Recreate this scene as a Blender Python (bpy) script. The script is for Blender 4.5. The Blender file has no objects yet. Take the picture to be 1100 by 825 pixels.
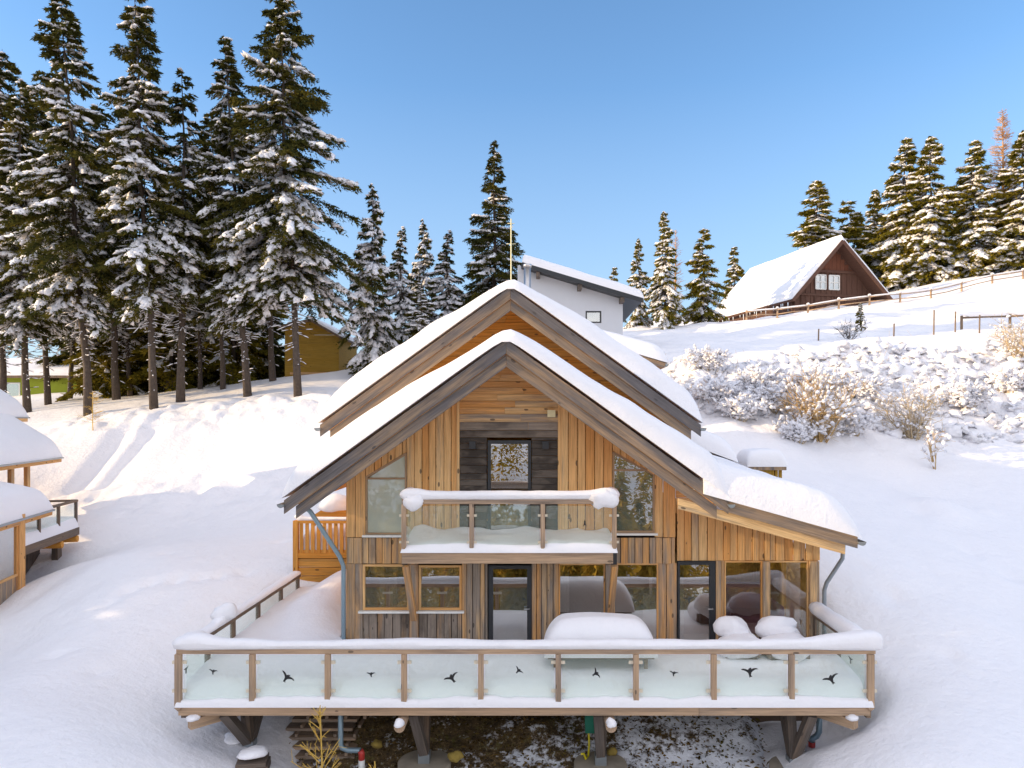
import bpy, math, random
import numpy as np
from mathutils import Vector, Matrix
C = bpy.context.scene.collection
sc = bpy.context.scene
random.seed(7)
RNG = np.random.default_rng(11)
F, CX, HY, ZC = 763.0, 576.0, 450.0, 7.0

def P(px, py, Y):
    """a point of the place at distance Y (metres), from its position in the photograph's frame"""
    return Vector(((px - CX) * Y / F, Y, ZC - (py - HY) * Y / F))
def PX(px, Y): return (px - CX) * Y / F
def PZ(py, Y): return ZC - (py - HY) * Y / F

# ------------------------------------------------------------------ noise
def _h(ix, iy, s):
    v = np.sin(ix * 127.1 + iy * 311.7 + s * 74.7) * 43758.5453
    return v - np.floor(v)
def vnoise(x, y, s=0):
    x = np.asarray(x, float); y = np.asarray(y, float)
    ix = np.floor(x); iy = np.floor(y); fx = x - ix; fy = y - iy
    fx = fx * fx * (3 - 2 * fx); fy = fy * fy * (3 - 2 * fy)
    a = _h(ix, iy, s); b = _h(ix + 1, iy, s); c = _h(ix, iy + 1, s); d = _h(ix + 1, iy + 1, s)
    return (a * (1 - fx) + b * fx) * (1 - fy) + (c * (1 - fx) + d * fx) * fy - 0.5
def fbm(x, y, s=0, o=3):
    r = 0; a = 1.0
    for k in range(o):
        r = r + a * vnoise(x * 2 ** k + 13.7 * k, y * 2 ** k - 7.1 * k, s + k); a *= .5
    return r

# ------------------------------------------------------------------ materials
class NT:
    def __init__(self, m):
        m.use_nodes = True; self.t = m.node_tree; self.t.nodes.clear()
    def n(self, typ, **kw):
        nd = self.t.nodes.new(typ)
        for k, v in kw.items():
            if k in ('operation', 'blend_type', 'feature', 'distance', 'interpolation_type', 'attribute_name', 'data_type', 'noise_dimensions', 'bands_direction', 'wave_type'): setattr(nd, k, v)
            else:
                nd.inputs[int(k[1:]) if k[0] == 'i' and k[1:].isdigit() else k.replace('_', ' ')].default_value = v
        return nd
    def l(self, a, b): self.t.links.new(a, b)
    def math(self, op, a, b=None, clamp=False):
        nd = self.t.nodes.new('ShaderNodeMath'); nd.operation = op; nd.use_clamp = clamp
        for i, v in enumerate((a, b)):
            if v is None: continue
            if isinstance(v, (int, float)): nd.inputs[i].default_value = v
            else: self.l(v, nd.inputs[i])
        return nd.outputs[0]
    def mix(self, f, a, b):
        nd = self.t.nodes.new('ShaderNodeMix'); nd.data_type = 'RGBA'
        for i, v in ((0, f), (6, a), (7, b)):
            if isinstance(v, (int, float)): nd.inputs[i].default_value = v
            elif isinstance(v, tuple): nd.inputs[i].default_value = (*v, 1)
            else: self.l(v, nd.inputs[i])
        return nd.outputs[2]
    def ramp(self, f, lo, hi):
        nd = self.t.nodes.new('ShaderNodeMapRange'); nd.inputs[1].default_value = lo; nd.inputs[2].default_value = hi
        self.l(f, nd.inputs[0]); return nd.outputs[0]
    def noise(self, vec, scale, detail=3, rough=.55):
        nd = self.t.nodes.new('ShaderNodeTexNoise'); nd.inputs['Scale'].default_value = scale
        nd.inputs['Detail'].default_value = detail; nd.inputs['Roughness'].default_value = rough
        if vec is not None: self.l(vec, nd.inputs['Vector'])
        return nd.outputs[0]
    def scaled(self, vec, s):
        nd = self.t.nodes.new('ShaderNodeVectorMath'); nd.operation = 'MULTIPLY'
        self.l(vec, nd.inputs[0]); nd.inputs[1].default_value = s; return nd.outputs[0]
    def out(self, bsdf):
        o = self.t.nodes.new('ShaderNodeOutputMaterial'); self.l(bsdf, o.inputs[0])
    def bump(self, h, strength, dist):
        b = self.t.nodes.new('ShaderNodeBump'); b.inputs['Strength'].default_value = strength; b.inputs['Distance'].default_value = dist
        self.l(h, b.inputs['Height']); return b.outputs[0]

def newmat(name):
    m = bpy.data.materials.new(name); return m, NT(m)
def plain(name, col, rough=.6, metal=0.0, var=.12, scale=9, bump=0):
    m, t = newmat(name)
    tc = t.t.nodes.new('ShaderNodeTexCoord')
    nz = t.noise(tc.outputs['Object'], scale, 4)
    c = t.mix(nz, tuple(v * (1 - var) for v in col), tuple(min(1, v * (1 + var)) for v in col))
    b = t.t.nodes.new('ShaderNodeBsdfPrincipled'); t.l(c, b.inputs['Base Color'])
    b.inputs['Roughness'].default_value = rough; b.inputs['Metallic'].default_value = metal
    if bump: t.l(t.bump(nz, .5, bump), b.inputs['Normal'])
    t.out(b.outputs[0]); return m
def wood(name, fresh, fresh2, grey, dark, rough=.75):
    m, t = newmat(name)
    uv = t.t.nodes.new('ShaderNodeUVMap').outputs[0]
    at = t.n('ShaderNodeAttribute', attribute_name='rnd').outputs['Fac']
    aw = t.n('ShaderNodeAttribute', attribute_name='weath').outputs['Fac']
    grain = t.noise(t.scaled(uv, (1.3, 34, 1)), 1.0, 5, .65)
    streak = t.noise(t.scaled(uv, (.5, 6, 1)), 1.0, 4, .6)
    patch = t.noise(t.scaled(uv, (1.1, 2.2, 1)), 1.0, 4, .6)
    c = t.mix(at, fresh, fresh2)
    c = t.mix(t.math('MULTIPLY', t.ramp(grain, .40, .68), .6), c, tuple(v * .42 for v in fresh))
    wf = t.math('ADD', t.math('ADD', aw, t.math('MULTIPLY', t.math('SUBTRACT', streak, .5), 2.1)), t.math('MULTIPLY', t.math('SUBTRACT', at, .5), .35))
    gcol = t.mix(t.ramp(grain, .3, .7), grey, tuple(v * .5 for v in grey))
    c = t.mix(t.ramp(wf, .25, .85), c, gcol)
    df = t.math('ADD', t.math('SUBTRACT', aw, .95), t.math('MULTIPLY', t.ramp(patch, .45, .75), .55), True)
    c = t.mix(t.math('MULTIPLY', df, 1.4, True), c, dark)
    # knots
    v = t.t.nodes.new('ShaderNodeTexVoronoi'); t.l(t.scaled(uv, (2.3, 5.5, 1)), v.inputs['Vector']); v.inputs['Scale'].default_value = 1.0
    kn = t.math('LESS_THAN', v.outputs['Distance'], .14)
    sel = t.math('GREATER_THAN', t.n('ShaderNodeSeparateColor').outputs[0], .0)
    sepc = t.t.nodes.new('ShaderNodeSeparateColor'); t.l(v.outputs['Color'], sepc.inputs[0])
    kn = t.math('MULTIPLY', kn, t.math('GREATER_THAN', sepc.outputs[0], .45))
    c = t.mix(t.math('MULTIPLY', kn, .75), c, dark)
    b = t.t.nodes.new('ShaderNodeBsdfPrincipled'); t.l(c, b.inputs['Base Color']); b.inputs['Roughness'].default_value = rough
    b.inputs['Specular IOR Level'].default_value = .25
    t.l(t.bump(grain, .5, .006), b.inputs['Normal'])
    t.out(b.outputs[0]); return m
def snowmat(name, fine=14, bd=.02, col=(.90, .885, .90)):
    m, t = newmat(name)
    tc = t.t.nodes.new('ShaderNodeTexCoord').outputs['Object']
    a = t.noise(tc, 1.3, 5, .6); f = t.noise(tc, fine, 4, .65); g = t.noise(tc, 90, 2, .6)
    h = t.math('ADD', t.math('ADD', t.math('MULTIPLY', a, 3.0), f), t.math('MULTIPLY', g, .18))
    c = t.mix(a, tuple(v * .975 for v in col), tuple(min(1, v * 1.02) for v in col))
    b = t.t.nodes.new('ShaderNodeBsdfPrincipled'); t.l(c, b.inputs['Base Color']); b.inputs['Roughness'].default_value = .55
    b.inputs['Specular IOR Level'].default_value = .3
    t.l(t.bump(h, .6, bd), b.inputs['Normal'])
    t.out(b.outputs[0]); return m
def needles(name, a, b_, c_):
    m, t = newmat(name)
    at = t.n('ShaderNodeAttribute', attribute_name='rnd').outputs['Fac']
    tc = t.t.nodes.new('ShaderNodeTexCoord').outputs['Object']
    nz = t.noise(tc, .9, 3)
    c = t.mix(at, a, b_)
    c = t.mix(t.ramp(nz, .48, .75), c, c_)
    d = t.t.nodes.new('ShaderNodeBsdfDiffuse'); t.l(c, d.inputs[0])
    tr = t.t.nodes.new('ShaderNodeBsdfTranslucent'); t.l(c, tr.inputs[0])
    ms = t.t.nodes.new('ShaderNodeMixShader'); ms.inputs[0].default_value = .25; t.l(d.outputs[0], ms.inputs[1]); t.l(tr.outputs[0], ms.inputs[2])
    t.out(ms.outputs[0]); return m
def glass(name, tint, refl, gloss=(1, 1, 1), rough=0.0, haze=0.0, hazecol=(.7, .75, .7)):
    m, t = newmat(name)
    tr = t.t.nodes.new('ShaderNodeBsdfTransparent'); tr.inputs[0].default_value = (*tint, 1)
    gl = t.t.nodes.new('ShaderNodeBsdfGlossy'); gl.inputs[0].default_value = (*gloss, 1); gl.inputs['Roughness'].default_value = rough
    fr = t.t.nodes.new('ShaderNodeLayerWeight'); fr.inputs[0].default_value = .5
    fac = t.math('ADD', t.math('MULTIPLY', t.math('POWER', fr.outputs['Facing'], 5.0), .8), .03 + refl, True)
    a = tr.outputs[0]
    if haze:
        df = t.t.nodes.new('ShaderNodeBsdfDiffuse'); df.inputs[0].default_value = (*hazecol, 1)
        m0 = t.t.nodes.new('ShaderNodeMixShader'); m0.inputs[0].default_value = haze; t.l(a, m0.inputs[1]); t.l(df.outputs[0], m0.inputs[2]); a = m0.outputs[0]
    ms = t.t.nodes.new('ShaderNodeMixShader'); t.l(fac, ms.inputs[0]); t.l(a, ms.inputs[1]); t.l(gl.outputs[0], ms.inputs[2])
    t.out(ms.outputs[0]); return m
def soilmat():
    m, t = newmat('soil_and_leaves')
    tc = t.t.nodes.new('ShaderNodeTexCoord').outputs['Object']
    n1 = t.noise(tc, 9, 6, .7); n2 = t.noise(tc, 2.2, 5, .65); n3 = t.noise(tc, 26, 3, .6); n4 = t.noise(tc, 4.5, 5, .7)
    c = t.mix(t.ramp(n1, .35, .65), (.035, .022, .010), (.16, .10, .035))
    c = t.mix(t.ramp(n4, .55, .68), c, (.13, .12, .03))
    c = t.mix(t.math('MULTIPLY', t.ramp(n3, .58, .66), .8), c, (.30, .20, .09))
    sx = t.t.nodes.new('ShaderNodeSeparateXYZ'); t.l(tc, sx.inputs[0])
    bias = t.math('MULTIPLY', t.math('ADD', t.ramp(sx.outputs[0], -1.5, 4.6), t.math('MULTIPLY', t.ramp(sx.outputs[1], 14.6, 13.6), .5)), .17)
    s = t.math('ADD', t.math('ADD', t.math('MULTIPLY', n2, .55), t.math('MULTIPLY', n1, .5)), bias)
    c = t.mix(t.ramp(s, .58, .67), c, (.8, .81, .85))
    b = t.t.nodes.new('ShaderNodeBsdfPrincipled'); t.l(c, b.inputs['Base Color']); b.inputs['Roughness'].default_value = .9
    t.l(t.bump(n1, .9, .05), b.inputs['Normal']); t.out(b.outputs[0]); return m

M = {}
M['facade'] = wood('pine_cladding', (.74, .365, .12), (.86, .57, .27), (.38, .31, .25), (.05, .04, .033))
M['orange'] = wood('golden_larch', (.70, .30, .05), (.76, .38, .09), (.36, .22, .10), (.10, .05, .02))
M['fascia'] = wood('weathered_barge', (.40, .27, .16), (.48, .33, .20), (.19, .17, .165), (.06, .052, .05))
M['rail'] = wood('rail_wood', (.52, .35, .22), (.58, .40, .26), (.34, .26, .20), (.09, .07, .05))
M['timber'] = wood('dark_timber', (.22, .15, .10), (.28, .19, .12), (.17, .14, .12), (.05, .04, .035))
M['brown'] = wood('dark_brown_boards', (.13, .066, .047), (.165, .085, .058), (.13, .07, .05), (.05, .03, .02))
M['yellow'] = wood('ochre_boards', (.42, .24, .03), (.47, .29, .05), (.32, .2, .05), (.12, .08, .02))
M['snow'] = snowmat('snow')
M['gsnow'] = snowmat('ground_snow', 6, .05)
M['tsnow'] = snowmat('bough_snow', 6, .05, (.88, .87, .9))
M['bark'] = plain('bark', (.080, .060, .046), .9, var=.65, scale=7, bump=.04)
M['twig'] = plain('larch_twig', (.50, .33, .14), .8, var=.35, scale=3)
M['gtwig'] = plain('golden_twig', (.62, .40, .08), .8, var=.3, scale=3)
M['spruce'] = needles('spruce_needles', (.030, .038, .015), (.095, .090, .022), (.17, .132, .020))  # golden third tone stands in for sun on the crowns
M['spruce_sunlit'] = needles('spruce_needles_sunlit', (.09, .09, .016), (.26, .21, .028), (.31, .23, .03))  # sunlight painted in: a brighter, golden copy of the spruce needles
M['larch'] = needles('golden_larch_needles', (.30, .19, .03), (.50, .32, .05), (.16, .15, .04))
M['pale_twig'] = plain('frosted_twig', (.55, .43, .27), .8, var=.3)
M['dark'] = plain('anthracite', (.022, .024, .028), .45)
M['gutter'] = plain('zinc', (.30, .33, .35), .4, .6)
M['pipe'] = plain('blue_grey_pipe', (.26, .36, .42), .4, .35)
M['steel'] = plain('brushed_steel', (.6, .6, .6), .3, .9)
M['clip'] = plain('clip_metal', (.78, .70, .55), .4, .1)
M['render'] = plain('white_render', (.60, .62, .66), .9, var=.04, scale=3)
M['concrete'] = plain('concrete', (.34, .29, .22), .9, var=.3, scale=5, bump=.02)
M['soil'] = soilmat()
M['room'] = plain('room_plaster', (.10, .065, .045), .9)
M['room_pine'] = wood('room_pine', (.8, .52, .22), (.84, .58, .28), (.6, .4, .2), (.3, .2, .1))
M['sofa'] = plain('plum_fabric', (.22, .10, .14), .95)
M['curtain'] = plain('curtain_cloth', (.72, .68, .60), .95)
M['green'] = plain('green_plastic', (.01, .16, .10), .4)
M['lime'] = plain('lime_render', (.30, .36, .03), .9)
M['hose'] = plain('yellow_hose', (.75, .62, .02), .5)
M['red'] = plain('red_plastic', (.55, .05, .04), .4)
M['white'] = plain('white_plastic', (.8, .8, .76), .4)
M['cream'] = plain('cream_plastic', (.8, .74, .45), .5)
M['sticker'] = plain('bird_sticker', (.012, .012, .014), .6)
M['gpane'] = glass('balustrade_glass', (.975, 1.0, .985), .0, haze=.07, hazecol=(.80, .97, .88))
M['win'] = glass('window_glass', (.72, .74, .72), .40)
M['winclear'] = glass('clear_window_glass', (.93, .92, .90), .10)
M['winblue'] = glass('coated_glass', (.5, .55, .55), .35, haze=.25, hazecol=(.35, .5, .5))
M['blind'] = glass('window_over_pale_blind', (.4, .42, .4), .12, haze=.8, hazecol=(.62, .68, .58))

# ------------------------------------------------------------------ mesh building
class MB:
    def __init__(s): s.v = []; s.f = []; s.uv = []; s.r = []; s.w = []; s.sm = []
    def add(s, verts, faces, uvs=None, rnd=None, w=0.0, smooth=False):
        o = len(s.v); s.v += [tuple(v) for v in verts]
        r = random.random() if rnd is None else rnd
        for i, f in enumerate(faces):
            s.f.append([o + k for k in f]); s.r.append(r); s.w.append(w); s.sm.append(smooth)
            s.uv.append(uvs[i] if uvs else [(verts[k][0] + verts[k][1], verts[k][2]) for k in f])
    def obox(s, c, ax, ay, az, w=0.0, rnd=None):
        """box with half axes ax, ay, az; the grain runs along the longest"""
        c = Vector(c); A = [Vector(ax), Vector(ay), Vector(az)]
        vs = [c + A[0] * i + A[1] * j + A[2] * k for i in (-1, 1) for j in (-1, 1) for k in (-1, 1)]
        fs = [(0, 1, 3, 2), (4, 6, 7, 5), (0, 4, 5, 1), (2, 3, 7, 6), (0, 2, 6, 4), (1, 5, 7, 3)]
        if A[0].cross(A[1]).dot(A[2]) < 0: fs = [f[::-1] for f in fs]
        L = [a.length for a in A]; lo = L.index(max(L)); du = random.random() * 50; dv = random.random() * 50
        sg = [(i, j, k) for i in (-1, 1) for j in (-1, 1) for k in (-1, 1)]
        uvs = []
        others = [q for q in range(3) if q != lo]
        for f in fs:
            const = [q for q in range(3) if len({sg[k][q] for k in f}) == 1][0]
            vq = [q for q in others if q != const]
            vq = vq[0]
            uvs.append([(du + (sg[k][lo] * L[lo]) * (1 if const != lo else 0) + (sg[k][others[1]] * L[others[1]] if const == lo else 0), dv + sg[k][vq] * L[vq] + const * .7) for k in f])
        s.add(vs, fs, uvs, rnd, w)
    def box(s, x0, x1, y0, y1, z0, z1, w=0.0, rnd=None):
        s.obox(((x0 + x1) / 2, (y0 + y1) / 2, (z0 + z1) / 2), ((x1 - x0) / 2, 0, 0), (0, (y1 - y0) / 2, 0), (0, 0, (z1 - z0) / 2), w, rnd)
    def beam(s, p, q, wd, ht, up=(0, 0, 1), w=0.0):
        p = Vector(p); q = Vector(q); d = (q - p).normalized(); u = Vector(up)
        if abs(d.dot(u)) > .98: u = Vector((0, 1, 0))
        sd = d.cross(u).normalized(); u = sd.cross(d)
        s.obox((p + q) / 2, (q - p) / 2, sd * wd / 2, u * ht / 2, w)
    def board(s, pts, d, n, thick, w=0.0):
        """flat polygon board pts, given thickness along n; grain along d"""
        k = len(pts); n = Vector(n) * thick; d = Vector(d).normalized()
        a = [Vector(p) for p in pts]; b = [p + n for p in a]; e = d.cross(Vector(n).normalized())
        du = random.random() * 50; dv = random.random() * 50
        uv = lambda p: (du + p.dot(d), dv + p.dot(e))
        vs = a + b; fs = [tuple(range(k)), tuple(range(2 * k - 1, k - 1, -1))] + [(i, k + i, k + (i + 1) % k, (i + 1) % k) for i in range(k)]
        s.add(vs, fs, [[uv(vs[i]) for i in f] for f in fs], None, w)
    def tube(s, pts, rad, n=8, w=0.0, cap=True, smooth=True):
        pts = [Vector(p) for p in pts]; m = len(pts)
        if not hasattr(rad, '__len__'): rad = [rad] * m
        vs = []; L = 0; us = []
        for i, p in enumerate(pts):
            t = (pts[min(i + 1, m - 1)] - pts[max(i - 1, 0)]).normalized()
            a = t.orthogonal().normalized() if i == 0 else (pa - t * pa.dot(t)).normalized()
            pa = a; b = t.cross(a)
            for k in range(n):
                g = 2 * math.pi * k / n; vs.append(p + (a * math.cos(g) + b * math.sin(g)) * rad[i])
            if i: L += (p - pts[i - 1]).length
            us.append(L)
        fs = []; uvs = []
        for i in range(m - 1):
            for k in range(n):
                k2 = (k + 1) % n
                fs.append((i * n + k, i * n + k2, (i + 1) * n + k2, (i + 1) * n + k))
                c = rad[0] * 6.28 / n
                uvs.append([(us[i], k * c), (us[i], (k + 1) * c), (us[i + 1], (k + 1) * c), (us[i + 1], k * c)])
        s.add(vs, fs, uvs, None, w, smooth)
        if cap:
            o = len(s.v) - len(vs)
            for ring, rev in ((0, True), (m - 1, False)):
                f = [o + ring * n + k for k in range(n)]
                s.f.append(f[::-1] if rev else f); s.r.append(.5); s.w.append(w); s.sm.append(False); s.uv.append([(0, k * .05) for k in range(n)])
    def grid(s, G, smooth=True, closed=False):
        """G[i][j] points"""
        n = len(G); m = len(G[0]); vs = [p for row in G for p in row]; fs = []
        for i in range(n - 1):
            for j in range(m - 1): fs.append((i * m + j, (i + 1) * m + j, (i + 1) * m + j + 1, i * m + j + 1))
        s.add(vs, fs, None, None, 0, smooth)
    def build(s, name, mat, parent=None):
        me = bpy.data.meshes.new(name); me.from_pydata(s.v, [], s.f); me.update()
        uvl = me.uv_layers.new(name='UVMap'); uvl.data.foreach_set('uv', [c for f in s.uv for p in f for c in p[:2]])
        for nm, dat in (('rnd', s.r), ('weath', s.w)):
            a = me.attributes.new(nm, 'FLOAT', 'FACE'); a.data.foreach_set('value', dat)
        me.polygons.foreach_set('use_smooth', s.sm)
        me.materials.append(mat)
        return link(name, me, parent)
def link(name, me, parent=None):
    o = bpy.data.objects.new(name, me); C.objects.link(o)
    if parent is not None: hang(o, parent)
    return o
def wpos(o):
    p = Vector(o.location)
    while o.parent is not None: o = o.parent; p = p + o.location if o.type == 'EMPTY' else p
    return p
def hang(o, parent):
    """meshes are built in place; keep them there under their thing"""
    o.parent = parent
    root = parent
    if root.type == 'EMPTY': o.matrix_parent_inverse = Matrix.Translation(-Vector(root.location))
def tag(o, label=None, cat=None, group=None, kind=None):
    for k, v in (('label', label), ('category', cat), ('group', group), ('kind', kind)):
        if v: o[k] = v
    return o
def thing(name, loc, label, cat, group=None):
    o = bpy.data.objects.new(name, None); C.objects.link(o); o.location = loc; o.empty_display_size = .3
    return tag(o, label, cat, group)
def arrays(name, V, T, mat, smooth=False, rnd=None):
    """mesh from numpy arrays of vertices and triangles/quads"""
    me = bpy.data.meshes.new(name); n = len(T); k = T.shape[1]
    me.vertices.add(len(V)); me.vertices.foreach_set('co', np.asarray(V, np.float32).ravel())
    me.loops.add(n * k); me.loops.foreach_set('vertex_index', np.asarray(T, np.int32).ravel())
    me.polygons.add(n); me.polygons.foreach_set('loop_start', np.arange(0, n * k, k, dtype=np.int32))
    me.polygons.foreach_set('use_smooth', np.full(n, smooth))
    if rnd is not None:
        a = me.attributes.new('rnd', 'FLOAT', 'FACE'); a.data.foreach_set('value', np.asarray(rnd, np.float32))
    me.update(calc_edges=True); me.validate(); me.materials.append(mat); return me

# snow shapes
def snow_patch(base, nu, nv, lu, lv, T, R=(.3, .3, .3, .3), seed=0, amp=.06, freq=1.2, bulge=.0, floor=.004):
    """a layer of snow over the surface base(u,v); R = rounding at u0,u1,v0,v1 (0 = cut square). Closed underneath."""
    G = []; B = []
    us = np.linspace(0, 1, nu); vs = np.linspace(0, 1, nv)
    def remap(t, l, r0, r1):
        # more rows near rounded edges
        return t
    # cosine spacing keeps the rounded lips smooth
    us = .5 - .5 * np.cos(np.pi * us) if (R[0] and R[1]) else us
    vs = .5 - .5 * np.cos(np.pi * vs) if (R[2] or R[3]) else vs
    for u in us:
        row = []; rb = []
        for v in vs:
            p = Vector(base(u, v)); f = 1.0; off = Vector((0, 0, 0))
            for d, r in ((u * lu, R[0]), ((1 - u) * lu, R[1]), (v * lv, R[2]), ((1 - v) * lv, R[3])):
                if r and d < r: f *= math.sqrt(max(0, 1 - (1 - d / r) ** 2))
            th = (T(u, v) if callable(T) else T)
            nz = float(fbm(p.x * freq + seed * 3.1, p.y * freq + p.z * .7 * freq, seed, 3))
            row.append(p + Vector((0, 0, floor + max(0, th * f * (1 + nz * amp * 4)))))
            rb.append(p + Vector((0, 0, floor - .001)))
        G.append(row); B.append(rb)
    mb = MB(); mb.grid(G)
    mb.grid([r[::-1] for r in B], smooth=False)
    n, m = len(us), len(vs)
    mb.grid([[B[i][0] for i in range(n)], [G[i][0] for i in range(n)]][::-1]); mb.grid([[B[i][-1] for i in range(n)], [G[i][-1] for i in range(n)]])
    mb.grid([[B[0][j] for j in range(m)], [G[0][j] for j in range(m)]]); mb.grid([[B[-1][j] for j in range(m)], [G[-1][j] for j in range(m)]][::-1])
    return mb
def snow_roll(mb, pts, w, h, seed=0, step=.12, sag=0.25, n=12, amp=.10):
    """rounded ridge of snow along a rail; w, h may be functions of the distance along it"""
    pts = [Vector(p) for p in pts]; L = [0]
    for a, b in zip(pts, pts[1:]): L.append(L[-1] + (b - a).length)
    N = max(3, int(L[-1] / step)); rings = []
    cut = .14
    for i in range(N + 1):
        t = L[-1] * i / N; k = max(j for j in range(len(L) - 1) if L[j] <= t + 1e-9)
        q = pts[k].lerp(pts[k + 1], (t - L[k]) / (L[k + 1] - L[k])); d = (pts[k + 1] - pts[k]).normalized()
        sd = d.cross(Vector((0, 0, 1))).normalized()
        wt = w(t) if callable(w) else w; ht = h(t) if callable(h) else h
        e = min(t, L[-1] - t); c = math.sqrt(max(0.02, 1 - (1 - min(e / cut, 1)) ** 2)) if e < cut else 1
        ring = []
        for j in range(n):
            g = 2 * math.pi * j / n; cy, cz = math.cos(g), math.sin(g)
            nz = 1 + amp * 2 * float(vnoise(t * 2.3 + seed * 7, j * .55 + seed, seed)) + amp * float(vnoise(t * 7 + seed, j * .9, seed + 5))
            zz = cz * .5 * ht * c * nz + .5 * ht if cz > 0 else cz * (.5 * ht * c) * (1 if abs(cy) < .3 else 1 + sag) + .5 * ht
            xx = math.copysign(abs(cy) ** .75, cy) * wt / 2 * c * nz
            ring.append(q + sd * xx + Vector((0, 0, max(zz, -.6))))
        rings.append(ring + [ring[0]])
    mb.grid(rings)
    for r in (rings[0], rings[-1][::-1]):
        c = sum((Vector(p) for p in r[:-1]), Vector()) / n
        mb.add([c] + r[:-1], [(0, 1 + (j + 1) % n, 1 + j) for j in range(n)], smooth=True)
def blob(mb, c, rx, ry, rz, seed=0, nu=14, nv=9, amp=.18, flat=.35):
    c = Vector(c); rows = []
    for i in range(nv + 1):
        th = math.pi * i / nv; row = []
        for j in range(nu + 1):
            ph = 2 * math.pi * (j % nu) / nu
            x, y, z = math.sin(th) * math.cos(ph), math.sin(th) * math.sin(ph), math.cos(th)
            k = 1 + amp * 2 * float(vnoise(x * 1.8 + seed * 5.3 + 9, y * 1.8 + z * 1.4 + seed, seed))
            if z < 0: z *= flat
            row.append(c + Vector((x * rx * k, y * ry * k, z * rz * k)))
        rows.append(row)
    mb.grid(rows[::-1])

# ------------------------------------------------------------------ camera, light, sky
cam = bpy.data.cameras.new('camera'); co = bpy.data.objects.new('camera', cam); C.objects.link(co)
co.location = (0, 0, ZC); co.rotation_euler = (math.pi / 2, 0, 0)
cam.sensor_width = 36; cam.lens = F / 1100 * 36; cam.shift_x = -(CX - 550) / 1100; cam.shift_y = (HY - 412.5) / 1100
cam.clip_end = 3000; sc.camera = co
SUN_EL, SUN_AZ = 15.0, 171.0            # light comes from the left (-x), a touch from the valley side
a = math.radians(SUN_AZ); e = math.radians(SUN_EL)
sdir = Vector((math.cos(a) * math.cos(e), -math.sin(a) * math.cos(e), math.sin(e)))
sl = bpy.data.lights.new('sun', 'SUN'); sl.energy = 2.2; sl.angle = math.radians(.6); sl.color = (1, .73, .41)
so = bpy.data.objects.new('sun', sl); C.objects.link(so); so.rotation_euler = sdir.to_track_quat('Z', 'Y').to_euler()
CLOUD_FILL = 5.2
w = bpy.data.worlds.new('World'); sc.world = w; w.use_nodes = True
nt = w.node_tree; nt.nodes.clear()
sky = nt.nodes.new('ShaderNodeTexSky'); sky.sky_type = 'NISHITA'; sky.sun_disc = False
sky.sun_elevation = e; sky.sun_rotation = math.atan2(sdir.x, sdir.y); sky.altitude = 1200; sky.air_density = 1.0; sky.dust_density = .6; sky.ozone_density = 1.6
bg = nt.nodes.new('ShaderNodeBackground'); bg.inputs[1].default_value = .15
hs_ = nt.nodes.new('ShaderNodeHueSaturation'); hs_.inputs['Saturation'].default_value = 1.14; hs_.inputs['Value'].default_value = .86; nt.links.new(sky.outputs[0], hs_.inputs['Color'])
# thin bright cloud added out of view, behind the camera and overhead, to lift shade
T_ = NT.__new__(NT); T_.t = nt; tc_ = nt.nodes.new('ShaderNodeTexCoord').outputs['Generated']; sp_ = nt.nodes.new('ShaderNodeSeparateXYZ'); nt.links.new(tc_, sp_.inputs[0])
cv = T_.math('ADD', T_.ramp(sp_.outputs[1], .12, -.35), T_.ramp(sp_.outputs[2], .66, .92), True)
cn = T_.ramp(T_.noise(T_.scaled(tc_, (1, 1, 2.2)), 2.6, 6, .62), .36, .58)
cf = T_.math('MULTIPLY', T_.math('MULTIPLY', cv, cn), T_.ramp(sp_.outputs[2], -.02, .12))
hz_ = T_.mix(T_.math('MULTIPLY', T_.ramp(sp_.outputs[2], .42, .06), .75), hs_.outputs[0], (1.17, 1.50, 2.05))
cm = T_.mix(T_.math('MULTIPLY', cf, .85), hz_, (CLOUD_FILL * 1.0, CLOUD_FILL * .94, CLOUD_FILL * .93))
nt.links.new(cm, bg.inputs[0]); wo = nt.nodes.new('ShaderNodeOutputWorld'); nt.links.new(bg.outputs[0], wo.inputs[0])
sc.view_settings.view_transform = 'Standard'; sc.view_settings.look = 'None'; sc.view_settings.gamma = 1; sc.view_settings.use_curve_mapping = False
sc.view_settings.exposure = 1.3
sc.render.engine = 'CYCLES'; sc.cycles.use_denoising = True; sc.cycles.max_bounces = 10; sc.cycles.transparent_max_bounces = 20; sc.cycles.diffuse_bounces = 5
sc.cycles.sample_clamp_indirect = 8

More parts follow.
